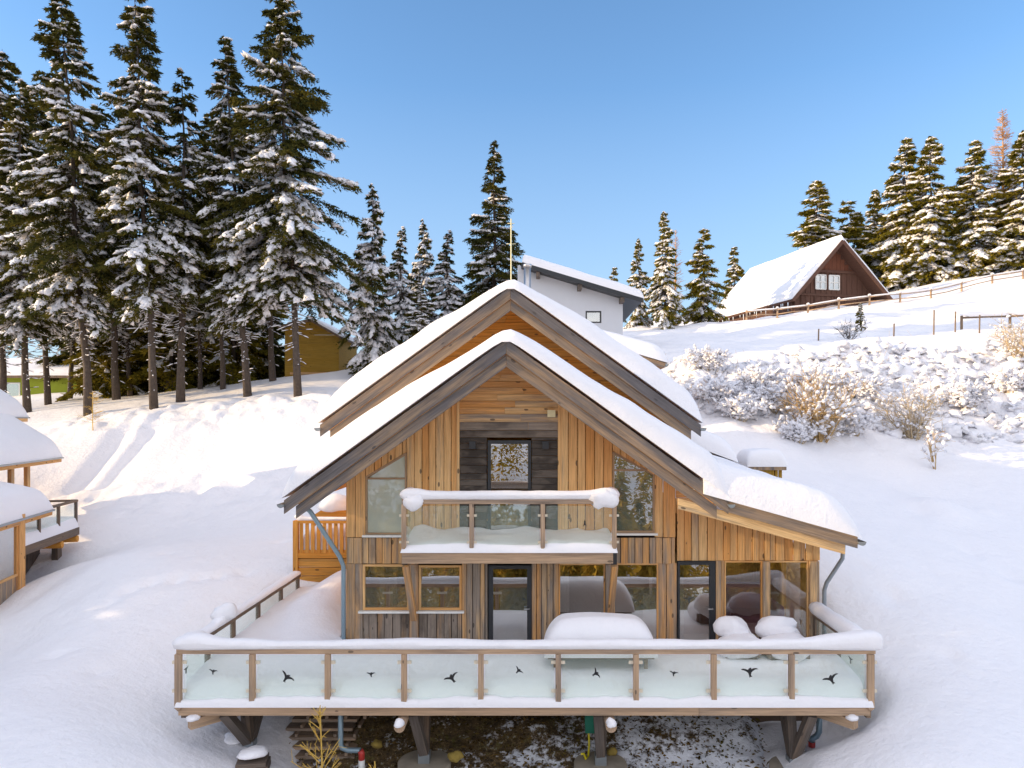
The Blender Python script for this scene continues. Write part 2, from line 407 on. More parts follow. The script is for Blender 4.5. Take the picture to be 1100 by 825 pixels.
# ------------------------------------------------------------------ terrain
K = [(0, 825, 11), (120, 825, 11.5), (215, 825, 12.8), (0, 740, 14), (110, 740, 14.3), (180, 745, 15), (265, 812, 13.9),
     (80, 650, 18.5), (200, 650, 18.5), (250, 620, 20), (110, 600, 22), (250, 590, 23), (100, 556, 30), (220, 550, 31), (300, 548, 30), (30, 690, 18),
     (45, 640, 22), (62, 610, 24.5), (60, 520, 33.5), (150, 500, 34.5), (150, 462, 37.5), (100, 448, 40), (200, 436, 41), (300, 425, 41), (280, 500, 34),
     (250, 462, 37.5), (350, 430, 40), (340, 480, 35), (30, 450, 41), (335, 403, 48), (400, 395, 50), (390, 425, 42), (270, 412, 46), (150, 425, 47),
     (1000, 825, 11.3), (1100, 825, 11.2), (870, 820, 13.4), (1100, 760, 13), (960, 760, 13.5), (1000, 650, 17), (1100, 640, 17.5), (930, 600, 19), (1050, 580, 21), (880, 530, 24),
     (1000, 532, 25.5), (1100, 522, 26), (870, 503, 27), (1000, 512, 27.5), (1100, 497, 28.5), (950, 480, 30), (1050, 470, 31.5), (800, 470, 29), (760, 430, 33),
     (730, 400, 37), (850, 395, 37), (950, 381, 37.5), (1090, 371, 38), (900, 430, 33.5), (1000, 430, 34), (1090, 430, 34.5), (720, 388, 42), (850, 371, 45),
     (1000, 357, 47), (1090, 346, 48), (760, 352, 58), (800, 345, 60), (960, 320, 64), (1095, 296, 64), (700, 362, 55), (860, 335, 62), (1000, 305, 75), (900, 328, 76), (1100, 292, 76), (690, 352, 60), (560, 360, 50), (770, 354, 69), (745, 358, 79), (822, 348, 66)]
PTS = [tuple(P(*k)) for k in K]
PTS += [(0, 15, .6), (0, 20, 2), (0, 27, 5), (0, 33, 6.6), (-25, 55, 9.5), (-40, 70, 11), (-60, 40, 5), (-35, 20, .5), (-10, 60, 12), (-18, 26, 1.0), (-22, 24, .6),
        (-40, 8, -1), (40, 12, 1.5), (60, 30, 8), (60, 60, 19), (20, 105, 22), (70, 105, 25), (-30, 110, 13), (0, 200, 20), (110, 200, 30), (-110, 200, 15),
        (0, 6, -2), (-10, 6, -1.6), (10, 6, -1.6), (0, 0, -4), (20, 0, -3.5), (-20, 0, -4), (0, -14, -8), (0, -30, -13), (-40, -30, -14), (40, -30, -12), (0, -80, -26), (-80, -80, -26), (80, -80, -24),
        (0, -150, -24), (-110, -150, -22), (110, -150, -22), (0, -250, -2), (-160, -250, 4), (160, -250, -3), (0, -400, 10), (-300, -400, 14), (300, -400, 14), (-300, 0, -12), (300, 0, 18), (-300, 300, 15), (300, 300, 35)]
PTS = np.array(PTS)
def phi(r): return np.sqrt(r * r + 2.5)
_D = np.hypot(PTS[:, None, 0] - PTS[None, :, 0], PTS[:, None, 1] - PTS[None, :, 1])
_n = len(PTS)
_A = np.zeros((_n + 3, _n + 3)); _A[:_n, :_n] = phi(_D) - np.eye(_n) * .15
_A[:_n, _n] = 1; _A[:_n, _n + 1:] = PTS[:, :2]; _A[_n, :_n] = 1; _A[_n + 1:, :_n] = PTS[:, :2].T
_W = np.linalg.solve(_A, np.concatenate([PTS[:, 2], np.zeros(3)]))
def tz0(x, y):
    x = np.asarray(x, float); y = np.asarray(y, float); z = _W[_n] + _W[_n + 1] * x + _W[_n + 2] * y
    for i in range(_n): z = z + _W[i] * phi(np.hypot(x - PTS[i, 0], y - PTS[i, 1]))
    return z
def sst(a, b, x):
    t = np.clip((x - a) / (b - a), 0, 1); return t * t * (3 - 2 * t)
def rectd(x, y, x0, x1, y0, y1):
    return np.hypot(np.maximum(np.maximum(x0 - x, x - x1), 0), np.maximum(np.maximum(y0 - y, y - y1), 0))
def segd(x, y, pts):
    d = np.full(np.shape(x), 1e9)
    for (ax, ay), (bx, by) in zip(pts, pts[1:]):
        L = (bx - ax) ** 2 + (by - ay) ** 2; t = np.clip(((x - ax) * (bx - ax) + (y - ay) * (by - ay)) / L, 0, 1)
        d = np.minimum(d, np.hypot(x - ax - t * (bx - ax), y - ay - t * (by - ay)))
    return d
RUT1 = [tuple(P(160, 462, 37.5))[:2], tuple(P(112, 520, 33.5))[:2]]; RUT2 = [tuple(P(131, 462, 37.5))[:2], tuple(P(85, 520, 33.5))[:2]]
RIM = [tuple(P(60, 640, 21.5))[:2], tuple(P(88, 590, 25.5))[:2], tuple(P(110, 556, 30))[:2]]
DENTS = [(140, 642, 19, .22, .16), (163, 638, 19.4, .2, .15), (189, 634, 19.6, .22, .16), (214, 633, 19.8, .2, .14), (236, 628, 20, .2, .14), (120, 652, 18.4, .2, .15), (262, 622, 20.4, .2, .12), (180, 600, 22, .25, .12), (300, 580, 24, .25, .12),
         (1012, 552, 23.5, .8, -.35), (1040, 600, 20, .3, .10), (985, 560, 23, .35, .12), (1062, 552, 23.6, .3, -.14), (1085, 620, 18.6, .25, .12), (960, 640, 17.4, .25, .10), (1020, 700, 15, .2, .08), (60, 700, 15.8, .22, .1), (105, 720, 15, .2, .08)]
def tz(x, y):
    x = np.asarray(x, float); y = np.asarray(y, float)
    z = tz0(x, y)
    near = sst(70, 45, np.hypot(x, y - 30))
    z = z + near * (.20 * fbm(x * .22, y * .22, 3, 3) + .05 * fbm(x * .9, y * .6, 4, 2))
    # trodden, broken snow along the foot of the trees
    m = np.exp(-((y - 39.3 - .04 * (x + 15)) / 1.5) ** 2) * sst(-30, -24, x) * sst(-5.5, -8, x)
    z = z + m * (.75 * np.abs(fbm(x * .8, y * .8, 5, 3)) + .15)
    m = np.exp(-((y - 32) / 1.8) ** 2) * sst(-25, -20, x) * sst(-6, -9, x)
    z = z + m * .28 * fbm(x * 1.1, y * 1.1, 8, 3)
    z = z - .5 * np.exp(-(segd(x, y, RUT1) / .55) ** 2) - .5 * np.exp(-(segd(x, y, RUT2) / .55) ** 2)
    # bramble bank under snow, on the right
    bm = sst(27.6, 30, y - .04 * np.abs(x - 14)) * sst(38.9, 37.7, y) * sst(3.5, 6.5, x) * sst(60, 40, x)
    bm2 = bm * (.35 + .65 * sst(30.5, 33.5, y)); 
    z = z + bm2 * (1.0 * np.abs(fbm(x * .5, y * .5, 21, 2)) + .42 * (fbm(x * 1.5, y * 1.5, 22, 2) + .2) + .24 * (fbm(x * 3.6, y * 3.6, 25, 2)))
    um = sst(39, 41, y) * sst(3, 8, x) * sst(80, 66, y)
    z = z + um * .35 * fbm(x * .35, y * .9, 31, 3)
    # footprints, small dents
    z = z - .10 * near * np.clip(fbm(x * 1.3, y * 1.3, 41, 2) - .38, 0, 1)
    for px, py, Y, r, d in DENTS:
        p_ = P(px, py, Y); z = z - d * np.exp(-((x - p_.x) ** 2 + ((y - p_.y) * .8) ** 2) / r ** 2)
    # dug-out ground: chalet, deck, neighbour
    cap = 1.0 - .1 * np.maximum(0, 15 - y)
    k = sst(1.3, 0, rectd(x, y, -4.0, 6.0, 14.6, 27)); z = z - k * np.maximum(0, z - np.where(y > 15.9, 1.0, .25))
    k = sst(.9, 0, rectd(x, y, -6.6, -4.0, 13.6, 19.6)); z = z - k * np.maximum(0, z - 1.25)
    bare = sst(.9, 0, rectd(x, y, -4.35, 4.2, 10.5, 15.9) + .45 * fbm(x * .9, y * .9, 51, 3)); z = z - bare * .55
    return z
def axis(parts):
    out = []
    for a_, b_, n_ in parts: out += list(np.linspace(a_, b_, n_, endpoint=False))
    return np.array(out + [parts[-1][1]])
gx = axis([(-500, -120, 20), (-120, -40, 28), (-40, -26, 40), (-26, 34, 420), (34, 50, 40), (50, 120, 28), (120, 500, 20)])
gy = axis([(-500, -120, 26), (-120, -20, 30), (-20, 9, 40), (9, 40, 230), (40, 66, 120), (66, 120, 40), (120, 600, 24)])
XX, YY = np.meshgrid(gx, gy, indexing='ij'); ZZ = tz(XX, YY)
nxg, nyg = XX.shape
V = np.stack([XX, YY, ZZ], -1).reshape(-1, 3)
I, J = np.meshgrid(np.arange(nxg - 1), np.arange(nyg - 1), indexing='ij'); q = (I * nyg + J).ravel()
gm = arrays('snow_ground', V, np.stack([q, q + nyg, q + nyg + 1, q + 1], 1), M['gsnow'], True)
tag(link('snow_ground', gm), kind='structure')
def ground(x, y): return float(tz(x, y))
# soil sheltered by the deck
sx_ = np.linspace(-5.2, 5.2, 120); sy_ = np.linspace(10.2, 15.88, 70); SX, SY = np.meshgrid(sx_, sy_, indexing='ij')
def soilz(x, y): return -.02 + .62 * sst(13.7, 15.6, y) - .30 * sst(13.2, 11, y) + .16 * fbm(x * 1.4, y * 1.4, 61, 4) + .05 * fbm(x * 6, y * 6, 62, 2)
SZ = soilz(SX, SY) - .5 * sst(4.3, 5.1, np.abs(SX))
I, J = np.meshgrid(np.arange(119), np.arange(69), indexing='ij'); q = (I * 70 + J).ravel()
tag(link('bare_soil', arrays('bare_soil', np.stack([SX, SY, SZ], -1).reshape(-1, 3), np.stack([q, q + 70, q + 71, q + 1], 1), M['soil'], True)), kind='structure')

# ------------------------------------------------------------------ the chalet
YW, YF, YB, YK, YKW = 15.9, 14.7, 14.75, 17.15, 18.15     # wall, front barge, balcony front, rear barge, rear gable wall
YEND = 27.0
AX, AZ, SL, HW = -.62, 8.62, .722, 4.57                     # front gable: ridge x, ridge z, slope, half width
BZ = 10.16
DZ = 1.68                                                   # deck level
X = lambda px: PX(px, YW); Z = lambda py: PZ(py, YW)
chalet = thing('timber_chalet', (0, 20, 1.0), 'large timber chalet with stepped snow covered gable roofs and small glass balcony', 'chalet')
def zroof(x): return AZ - SL * abs(x - AX) - .26
def lean(x): return 5.34 - .278 * (x - 3.85)
def zlean(x): return lean(x) - .22
def boards_v(mb, xa, xb, zb, zt, y, wf, lo=.13, hi=.21, thick=.03):
    """upright boards between xa and xb, from zb(x) up to zt(x)"""
    x = xa; k = random.randint(0, 1)
    zb_ = zb if callable(zb) else (lambda q: zb); zt_ = zt if callable(zt) else (lambda q: zt)
    while x < xb - 1e-6:
        wd = random.uniform(lo, hi); x2 = x + wd
        if xb - x2 < lo * .6: x2 = xb
        k ^= 1
        yy = y - .022 * k - random.uniform(0, .008); g = .007
        pts = [(x + g, yy, zb_(x)), (x2 - g, yy, zb_(x2)), (x2 - g, yy, zt_(x2)), (x + g, yy, zt_(x))]
        brk = [AX] if x < AX < x2 else []
        if pts[2][2] - pts[1][2] > .02 or pts[3][2] - pts[0][2] > .02:
            mb.board(pts, (0, 0, 1), (0, 1, 0), thick, wf + random.uniform(-.14, .14))
        x = x2
def boards_h(mb, za, zb, xa, xb, y, wf, lo=.13, hi=.19):
    """level boards from za up to zb between xa(z) and xb(z)"""
    z = za; k = 0
    xa_ = xa if callable(xa) else (lambda q: xa); xb_ = xb if callable(xb) else (lambda q: xb)
    while z < zb - 1e-6:
        z2 = min(zb, z + random.uniform(lo, hi)); k ^= 1; yy = y - .014 * k - random.uniform(0, .006)
        l1, r1, l2, r2 = xa_(z), xb_(z), xa_(z2), xb_(z2)
        if r1 - l1 > .03:
            if r2 < l2: l2 = r2 = (l2 + r2) / 2
            segs = [(0, 1)] if random.random() < .5 or r1 - l1 < 1.2 else [(0, .3 + .4 * random.random())]
            if segs[0][1] != 1: segs.append((segs[0][1], 1))
            for s0, s1 in segs:
                mb.board([(l1 + (r1 - l1) * s0 + .003, yy, z + .004), (l1 + (r1 - l1) * s1 - .003, yy, z + .004), (l2 + (r2 - l2) * s1 - .003, yy, z2 - .004), (l2 + (r2 - l2) * s0 + .003, yy, z2 - .004)],
                         (1, 0, 0), (0, 1, 0), .03, (wf(z) if callable(wf) else wf) + random.uniform(-.10, .10))
        z = z2
zt_l = lambda x: Z(512) + (Z(485) - Z(512)) * (x - X(393)) / (X(437) - X(393))
zt_r = lambda x: Z(484) + (Z(510) - Z(484)) * (x - X(658)) / (X(703) - X(658))
B1, B2 = Z(577), Z(605)
mb = MB()
U = .10
boards_v(mb, X(372), X(393), B1, zroof, YW, U + .15)
boards_v(mb, X(393), X(437), zt_l, zroof, YW, U)
boards_v(mb, X(437), X(492), B1, zroof, YW, U)
mb.build('upright_cladding', M['facade'], chalet); mb = MB()
boards_v(mb, X(601), X(658), B1, zroof, YW, U)
boards_v(mb, X(658), X(703), zt_r, zroof, YW, U)
boards_v(mb, X(703), X(725.5), B1, zroof, YW, U)
mb.build('upright_cladding', M['facade'], chalet)
mb = MB()
wz = lambda z: float(np.interp(z, [Z(480), Z(470), Z(452), Z(430), Z(405)], [1.5, 1.3, .6, .18, .02]))
half = lambda z: (AZ - .26 - z) / SL
boards_h(mb, Z(470), AZ - .27, lambda z: max(X(493), AX - half(z)), lambda z: min(X(600), AX + half(z)), YW - .01, wz)
boards_h(mb, Z(603), Z(470), X(493), X(523), YW - .01, 1.5); boards_h(mb, Z(603), Z(470), X(571), X(600), YW - .01, 1.5)
for px in (492.3, 600.7): mb.box(X(px) - .03, X(px) + .03, YW - .05, YW, Z(577), zroof(X(px)) - .02, .05)
tag(mb.build('level_cladding', M['facade'], chalet), 'horizontal boards in the middle of the gable, weathered nearly black beside the door')
mb = MB()
boards_v(mb, X(373), X(492), B2, B1 - .01, YW - .02, .55); mb.build('band_cladding', M['facade'], chalet); mb = MB(); boards_v(mb, X(600), X(725), B2, B1 - .01, YW - .02, .55); mb.build('band_cladding', M['facade'], chalet); mb = MB()
boards_v(mb, X(372), X(390), 1.5, B2 - .01, YW, .75, .16, .2); boards_v(mb, X(390), X(440), 1.5, Z(658), YW, .95); boards_v(mb, X(450), X(496), 1.5, Z(658), YW, .95)
boards_v(mb, X(440), X(450), 1.5, B2, YW, .7); boards_v(mb, X(496), X(524), 1.5, B2 - .01, YW, .72, .1, .17); boards_v(mb, X(571), X(600), 1.5, B2 - .01, YW, .7, .1, .17)
boards_v(mb, X(650), X(658.5), 1.5, B2, YW, .7); boards_v(mb, X(707), X(727), 1.5, B2, YW, .7, .15, .2)
tag(mb.build('lower_cladding', M['facade'], chalet), 'weathered grey boards of the ground floor')
# lean-to wall
mb = MB(); ZE = Z(602)
boards_v(mb, X(727), X(881), ZE, lambda x: zlean(x) - .16, YW, .12, .12, .2)
boards_h(mb, Z(542), Z(515), X(726), lambda z: min(X(778), X(726) + (Z(513) - z) * 1.75), YW - .004, .05)
boards_v(mb, X(768.5), X(778), 1.5, ZE - .004, YW, .62, .1, .2); boards_v(mb, X(868), X(879), 1.5, ZE - .004, YW, .6, .1, .12)
mb.build('lean_to_cladding', M['facade'], chalet)
for px, wd in ((822, .14), (873.5, .2)):
    m_ = MB(); m_.box(X(px) - wd / 2, X(px) + wd / 2, YW - .1, YW + .06, 1.5, ZE - .006, .55); m_.build('post', M['facade'], chalet)
# side and rear walls
def side_boards(mb, x, ya, yb, za, zb, sgn, wf):
    y = ya
    while y < yb - .01:
        y2 = min(yb, y + random.uniform(.14, .2)); xx = x + sgn * random.choice((0, .014))
        mb.board([(xx, y + .004, za), (xx, y2 - .004, za), (xx, y2 - .004, zb), (xx, y + .004, zb)], (0, 0, 1), (-sgn, 0, 0), .03, wf + random.uniform(-.1, .15)); y = y2
mb = MB()
side_boards(mb, X(372), YW + .04, YKW, .6, zroof(X(372)), -1, .35); side_boards(mb, X(372), YKW, YEND, .6, BZ - SL * abs(X(372) - AX) - .26, -1, .35)
mb.build('side_cladding', M['facade'], chalet); mb = MB(); side_boards(mb, X(725), YKW, YEND, 3, BZ - SL * abs(X(725) - AX) - .26, 1, .2); mb.build('side_cladding', M['facade'], chalet); mb = MB(); side_boards(mb, X(881), YW + 2.2, 20.9, .6, zlean(X(881)), 1, .3)
mb.build('side_cladding', M['facade'], chalet)
mb = MB(); mb.board([(X(372), YEND, .6), (X(881), YEND, .6), (X(881), YEND, 3.5), (X(725), YEND, 5), (X(725), YEND, 7.2), (AX, YEND, BZ - .3), (X(372), YEND, 7.2)][::-1], (0, 0, 1), (0, -1, 0), .1, .3)
mb.build('rear_wall', M['facade'], chalet)
mb = MB()   # raised rear gable
boards_h(mb, 5.4, BZ - .28, lambda z: max(X(372) - .1, AX - (BZ - .26 - z) / SL), lambda z: min(X(725) + .1, AX + (BZ - .26 - z) / SL), YKW, .02)
tag(mb.build('rear_gable_cladding', M['orange'], chalet), 'golden boards of the raised rear gable')
# roofs
def gable(y0, y1, az, name):
    r = MB()
    for s in (-1, 1):
        n = Vector((s * SL, 0, 1)).normalized()
        a_, b_ = Vector((AX, y0, az)), Vector((AX + s * HW, y0, az - SL * HW)); L = Vector((0, y1 - y0, 0))
        r.obox((a_ + b_) / 2 + L / 2 - n * .09, (b_ - a_) / 2, L / 2, n * .09, .2)
    ro = r.build(name, M['orange'], chalet)
    for s in (-1, 1):
        up = Vector((s * SL, 0, 1)).normalized(); d = Vector((s, 0, -SL)).normalized()
        a_, b_ = Vector((AX, 0, az)), Vector((AX + s * (HW + .02), 0, az - SL * (HW + .02)))
        for (o, h, y, wv, nm) in ((.01, .23, y0 - .035, .80, 'barge_board'), (-.225, .21, y0 + .05, .58, 'barge_board')):
            f = MB(); pts = []
            cutz = az + o / up.z
            t0, t1 = cutz, cutz - h / up.z
            L = HW + .02 - (0 if o > 0 else .22)
            poly = [(AX + s * .003, y, t0), (AX + s * L, y, t0 - SL * L), (AX + s * L - s * up.x * s * h * .0, y, t1 - SL * L), (AX + s * .003, y, t1)]
            if s < 0: poly = poly[::-1]
            f.board(poly, d, (0, 1, 0), .05, wv); f.build(nm, M['fascia'], ro)
        g = MB(); ex = AX + s * (HW + .07); ez = az - SL * HW - .08
        prof = []
        for k in range(9):
            an = math.pi + math.pi * k / 8; prof.append((ex + .075 * math.cos(an), ez + .075 * math.sin(an)))
        g.grid([[(p[0], y0 - .1, p[1]), (p[0], y1, p[1])] for p in prof]); g.grid([[(AX * 0 + ex + (p[0] - ex) * .9, y1, ez + (p[1] - ez) * .9), (ex + (p[0] - ex) * .9, y0 - .1, ez + (p[1] - ez) * .9)] for p in prof])
        g.add([(p[0], y0 - .1, p[1]) for p in prof], [tuple(range(9))])
        g.build('gutter', M['gutter'], ro)
    return ro
roof_f = gable(YF, YKW + .9, AZ, 'front_roof')
roof_b = gable(YK, YEND + .6, BZ, 'raised_roof')
def roof_snow(y0, y1, az, T, ro, seed, xr=None):
    W = HW + .06
    def base(u, v):
        x = AX + (2 * u - 1) * W
        return (x, y0 + v * (y1 - y0), az - SL * math.sqrt((x - AX) ** 2 + .02) + .1 * SL + .012)
    def th(u, v):
        d = abs(2 * u - 1)
        return T * (.48 + .62 * min(1, d * 1.5)) * (1 + .12 * (u > .5))
    m_ = snow_patch(base, 84, 24, 2 * W, y1 - y0, th, (.42, .42, .32, .2), seed, .06, .8)
    return tag(m_.build('snow_cover', M['snow'], ro), 'thick smooth snow lying on the roof')
roof_snow(YF - .10, YKW + .8, AZ, .50, roof_f, 1); roof_snow(YK - .10, YEND + .5, BZ, .52, roof_b, 2)
# lean-to roof on the right
LX0, LX1, LY1 = 3.75, 6.62, 20.6
r = MB(); n = Vector((.278, 0, 1)).normalized()
a_, b_ = Vector((LX0, YF, lean(LX0))), Vector((LX1, YF, lean(LX1))); L = Vector((0, LY1 - YF, 0))
r.obox((a_ + b_) / 2 + L / 2 - n * .08, (b_ - a_) / 2, L / 2, n * .08, .2); roof_l = r.build('lean_to_roof', M['orange'], chalet)
f = MB(); f.board([(3.95, YF - .03, lean(3.95) - .24), (LX1 + .02, YF - .03, lean(LX1 + .02) - .24), (LX1 + .02, YF - .03, lean(LX1) + .01), (3.95, YF - .03, lean(3.95) + .01)], (1, 0, -.278), (0, 1, 0), .05, .6); f.build('barge_board', M['fascia'], roof_l)
f = MB(); f.board([(2.95, YF + .06, lean(2.95) - .46), (LX1 - .2, YF + .06, lean(LX1 - .2) - .44), (LX1 - .2, YF + .06, lean(LX1 - .2) - .24), (2.95, YF + .06, lean(2.95) - .24)], (1, 0, -.278), (0, 1, 0), .05, .1); f.build('barge_board', M['facade'], roof_l)
g = MB(); ex, ez = LX1 + .09, lean(LX1) - .1
prof = [(ex + .08 * math.cos(math.pi + math.pi * k / 8), ez + .08 * math.sin(math.pi + math.pi * k / 8)) for k in range(9)]
g.grid([[(p[0], YF - .1, p[1]), (p[0], LY1, p[1])] for p in prof]); g.add([(p[0], YF - .1, p[1]) for p in prof], [tuple(range(9))]); g.build('gutter', M['gutter'], roof_l)
def lbase(u, v):
    x = 3.45 + u * (LX1 + .1 - 3.45); return (x, YF - .1 + v * (LY1 - YF + .1), lean(x))
tag(snow_patch(lbase, 40, 34, LX1 - 3.4, LY1 - YF, lambda u, v: .66 + .10 * math.sin(u * 3.1) + .12 * v, (0, .75, .42, .4), 5, .05, .7).build('snow_cover', M['snow'], roof_l), 'deep bulging snow on the lean-to roof')
# small rear roofs
def low_roof(nm, x0, x1, z0, z1, y0, y1, T, seed, lab):
    r = MB(); a_, b_ = Vector((x0, y0, z0)), Vector((x1, y0, z1)); L = Vector((0, y1 - y0, 0)); n = Vector((z0 - z1, 0, x1 - x0)).normalized()
    r.obox((a_ + b_) / 2 + L / 2 - n * .1, (b_ - a_) / 2, L / 2, n * .1, .5); ro = r.build(nm, M['fascia'], chalet)
    g = MB(); g.beam((x1 + .05, y0 - .05, z1 - .08), (x1 + .05, y1, z1 - .08), .12, .1); g.build('gutter', M['gutter'], ro)
    tag(snow_patch(lambda u, v: (x0 + u * (x1 + .1 - x0), y0 - .08 + v * (y1 - y0), z0 + u * (z1 - z0)), 26, 18, x1 - x0, y1 - y0, T, (.3, .5, .35, .35), seed, .04, .5).build('snow_cover', M['snow'], ro), lab)
low_roof('rear_lean_to_roof', PX(700, 20.8), PX(789, 20.8), PZ(462, 20.8), PZ(497, 20.8), 20.8, 25, .62, 7, 'snow on the rear lean-to')
low_roof('entrance_roof', PX(560, 28.5), PX(715, 28.5), PZ(352, 28.5) + .3, PZ(390, 28.5), 28.5, 33, .62, 8, 'snow on the entrance canopy')
m_ = MB(); m_.box(PX(580, 29), PX(700, 29), 29.2, 32.6, 4, PZ(396, 29), .3); m_.build('entrance_wall', M['facade'], chalet)

# windows and doors
def pane(x0, x1, z0, z1, y, mat, par, th=.016):
    m_ = MB(); m_.box(x0, x1, y, y + th, z0, z1); return m_.build('glass', mat, par)
def framebox(m_, x0, x1, z0, z1, y, t, d=.07, w=0):
    m_.box(x0, x0 + t, y, y + d, z0, z1, w); m_.box(x1 - t, x1, y, y + d, z0, z1, w); m_.box(x0 + t, x1 - t, y, y + d, z1 - t, z1, w); m_.box(x0 + t, x1 - t, y, y + d, z0, z0 + t, w)
def window(x0, x1, z0, z1, fm, gm, t=.045, sill=False, y=YW, nm='window', lab=None, blind=False):
    m_ = MB(); framebox(m_, x0, x1, z0, z1, y - .03, t); fr = m_.build(nm, fm, chalet)
    pane(x0 + t, x1 - t, z0 + t, z1 - t, y, gm, fr)
    if sill:
        s = MB(); s.box(x0 - .08, x1 + .06, y - .13, y - .031, z0 - .05, z0 - .006); s.build('sill', M['white'], fr)
    if blind:
        s = MB(); s.box(x0 + t, x1 - t, y + .03, y + .04, z1 - .28, z1 - t); s.build('blind', M['white'], fr)
    if lab: tag(fr, lab)
    return fr
window(X(390), X(440), Z(655), Z(606), M['facade'], M['win'], .05, True, blind=True); window(X(450), X(496), Z(655), Z(607), M['facade'], M['win'], .05, True, blind=True)
window(X(600), X(650), 1.75, Z(605), M['facade'], M['win'], .035); window(X(658.5), X(707), 1.75, Z(605), M['facade'], M['win'], .035)
window(X(778), X(818.5), 1.75, ZE - .01, M['facade'], M['winclear'], .03); window(X(825.5), X(868), 1.75, ZE - .01, M['facade'], M['winclear'], .03)
def door(x0, x1, z0, z1, y=YW, hinge=1, tl=.07, tr=.07):
    m_ = MB(); t = .08
    m_.box(x0, x0 + tl, y - .05, y + .05, z0, z1); m_.box(x1 - tr, x1, y - .05, y + .05, z0, z1); m_.box(x0 + tl, x1 - tr, y - .05, y + .05, z1 - t, z1); m_.box(x0 + tl, x1 - tr, y - .05, y + .05, z0, z0 + .1)
    d = m_.build('glass_door', M['dark'], chalet); pane(x0 + tl, x1 - tr, z0 + .1, z1 - t, y - .01, M['win'], d)
    h = MB(); hx = x1 - tr * .5 if hinge > 0 else x0 + tl * .5
    h.tube([(hx, y - .055, z0 + 1.05), (hx, y - .11, z0 + 1.05), (hx - .12 * hinge, y - .11, z0 + 1.05)], .012); h.build('handle', M['steel'], d); return d
door(X(524), X(570.5), Z(592), Z(473)); door(X(525), X(571), 1.72, Z(607), tl=.1, tr=.1); door(X(727.5), X(768), 1.72, ZE - .012, tl=.05, tr=.13)
def slant(x0, x1, zb, zt0, zt1, gm, lab, mull):
    fr = MB(); t = .04; y = YW - .03
    fr.box(x0, x0 + t, y, y + .06, zb, zt0 - .01); fr.box(x1 - t, x1, y, y + .06, zb, zt1 - .01); fr.box(x0 + t, x1 - t, y, y + .06, zb, zb + t)
    fr.beam((x0, y + .035, zt0 - .02), (x1, y + .035, zt1 - .02), .062, .05)
    fr.box(x0 + t, x1 - t, y + .005, y + .05, mull - .02, mull + .02)
    f_ = fr.build('slanted_window', M['fascia'], chalet); tag(f_, lab)
    g = MB(); g.board([(x0 + t, YW + .005, zb + t), (x1 - t, YW + .005, zb + t), (x1 - t, YW + .005, zt1 - .04), (x0 + t, YW + .005, zt0 - .04)], (1, 0, 0), (0, 1, 0), .012); g.build('glass', gm, f_)
    s = MB(); s.box(x0 - .06, x1 + .06, YW - .12, YW - .031, zb - .05, zb - .004); s.build('sill', M['white'], f_)
slant(X(393), X(437), Z(574), Z(512), Z(486), M['blind'], 'slanted left gable window with a pale blind', Z(514))
slant(X(658), X(703), Z(572), Z(485), Z(509), M['winblue'], 'slanted right gable window with speckled reflections', Z(505))
# lamps, sensor
for px in (508, 586):
    m_ = MB(); m_.box(X(px) - .07, X(px) + .07, YW - .14, YW - .03, Z(482), Z(474)); m_.box(X(px) - .03, X(px) + .03, YW - .06, YW - .02, Z(480), Z(476)); m_.build('wall_lamp', M['dark'], chalet)
m_ = MB(); m_.box(X(588), X(596.5), YW - .11, YW - .03, Z(448), Z(440.5)); m_.build('sensor_box', M['cream'], chalet)
# downpipes
dp = MB(); dp.tube([(PX(322, 15.3), 15.3, PZ(543, 15.3)), (PX(333, 15.3), 15.3, PZ(549, 15.3)), (PX(365, 15.7), 15.7, PZ(598, 15.7)), (PX(369, 15.75), 15.75, PZ(608, 15.75)), (PX(369, 15.75), 15.75, .2)], .05, 10)
dp.build('downpipe', M['pipe'], chalet)
dp = MB(); dp.tube([(6.68, 15.4, 4.5), (PX(905, 15.5), 15.5, PZ(600, 15.5)), (PX(888, 15.7), 15.7, PZ(626, 15.7)), (PX(885.5, 15.75), 15.75, PZ(634, 15.75)), (PX(885.5, 15.75), 15.75, .3)], .045, 10)
dp.build('downpipe', M['gutter'], chalet)
# balcony
bx0, bx1 = PX(432, YB), PX(662, YB); bz = 4.43
bal = MB(); bal.box(bx0 + .04, bx1 - .04, YB + .04, YW - .03, bz - .12, bz - .04, .5); bal = bal.build('balcony', M['timber'], chalet)
m_ = MB(); m_.box(bx0, bx1 - .07, YB - .04, YB + .04, PZ(605, YB), PZ(593.5, YB), .35); m_.build('edge_beam', M['rail'], bal)
m_ = MB(); m_.box(bx0 - .02, bx0 + .1, YB + .045, YW - .03, PZ(607, YB), bz - .13); m_.build('side_beam', M['dark'], bal); m_ = MB(); m_.box(bx1 - .1, bx1 + .02, YB + .045, YW - .03, PZ(607, YB), bz - .13); m_.build('side_beam', M['dark'], bal)
zr0, zr1 = PZ(541, YB), PZ(536, YB)
m_ = MB(); m_.box(bx0 + .02, bx1 - .02, YB - .07, YB + .05, zr0, zr1, .45); m_.box(bx0 - .02, bx0 + .10, YB + .055, YW - .05, zr0, zr1, .45); m_.box(bx1 - .10, bx1 + .02, YB + .055, YW - .05, zr0, zr1, .45); m_.build('handrail', M['rail'], bal)
posts = [434.5, 507, 583, 659.5]
def peg(m_, x, y, z0, z1, w=.05):
    m_.box(x - w, x + w, y - .06, y + .02, z0 + .08, z1, .4)
    a_ = [(x - w, y - .06, z0 + .08), (x + w, y - .06, z0 + .08), (x + w, y + .02, z0 + .08), (x - w, y + .02, z0 + .08), (x, y - .02, z0)]
    m_.add(a_, [(0, 4, 1), (1, 4, 2), (2, 4, 3), (3, 4, 0)], None, None, .4)
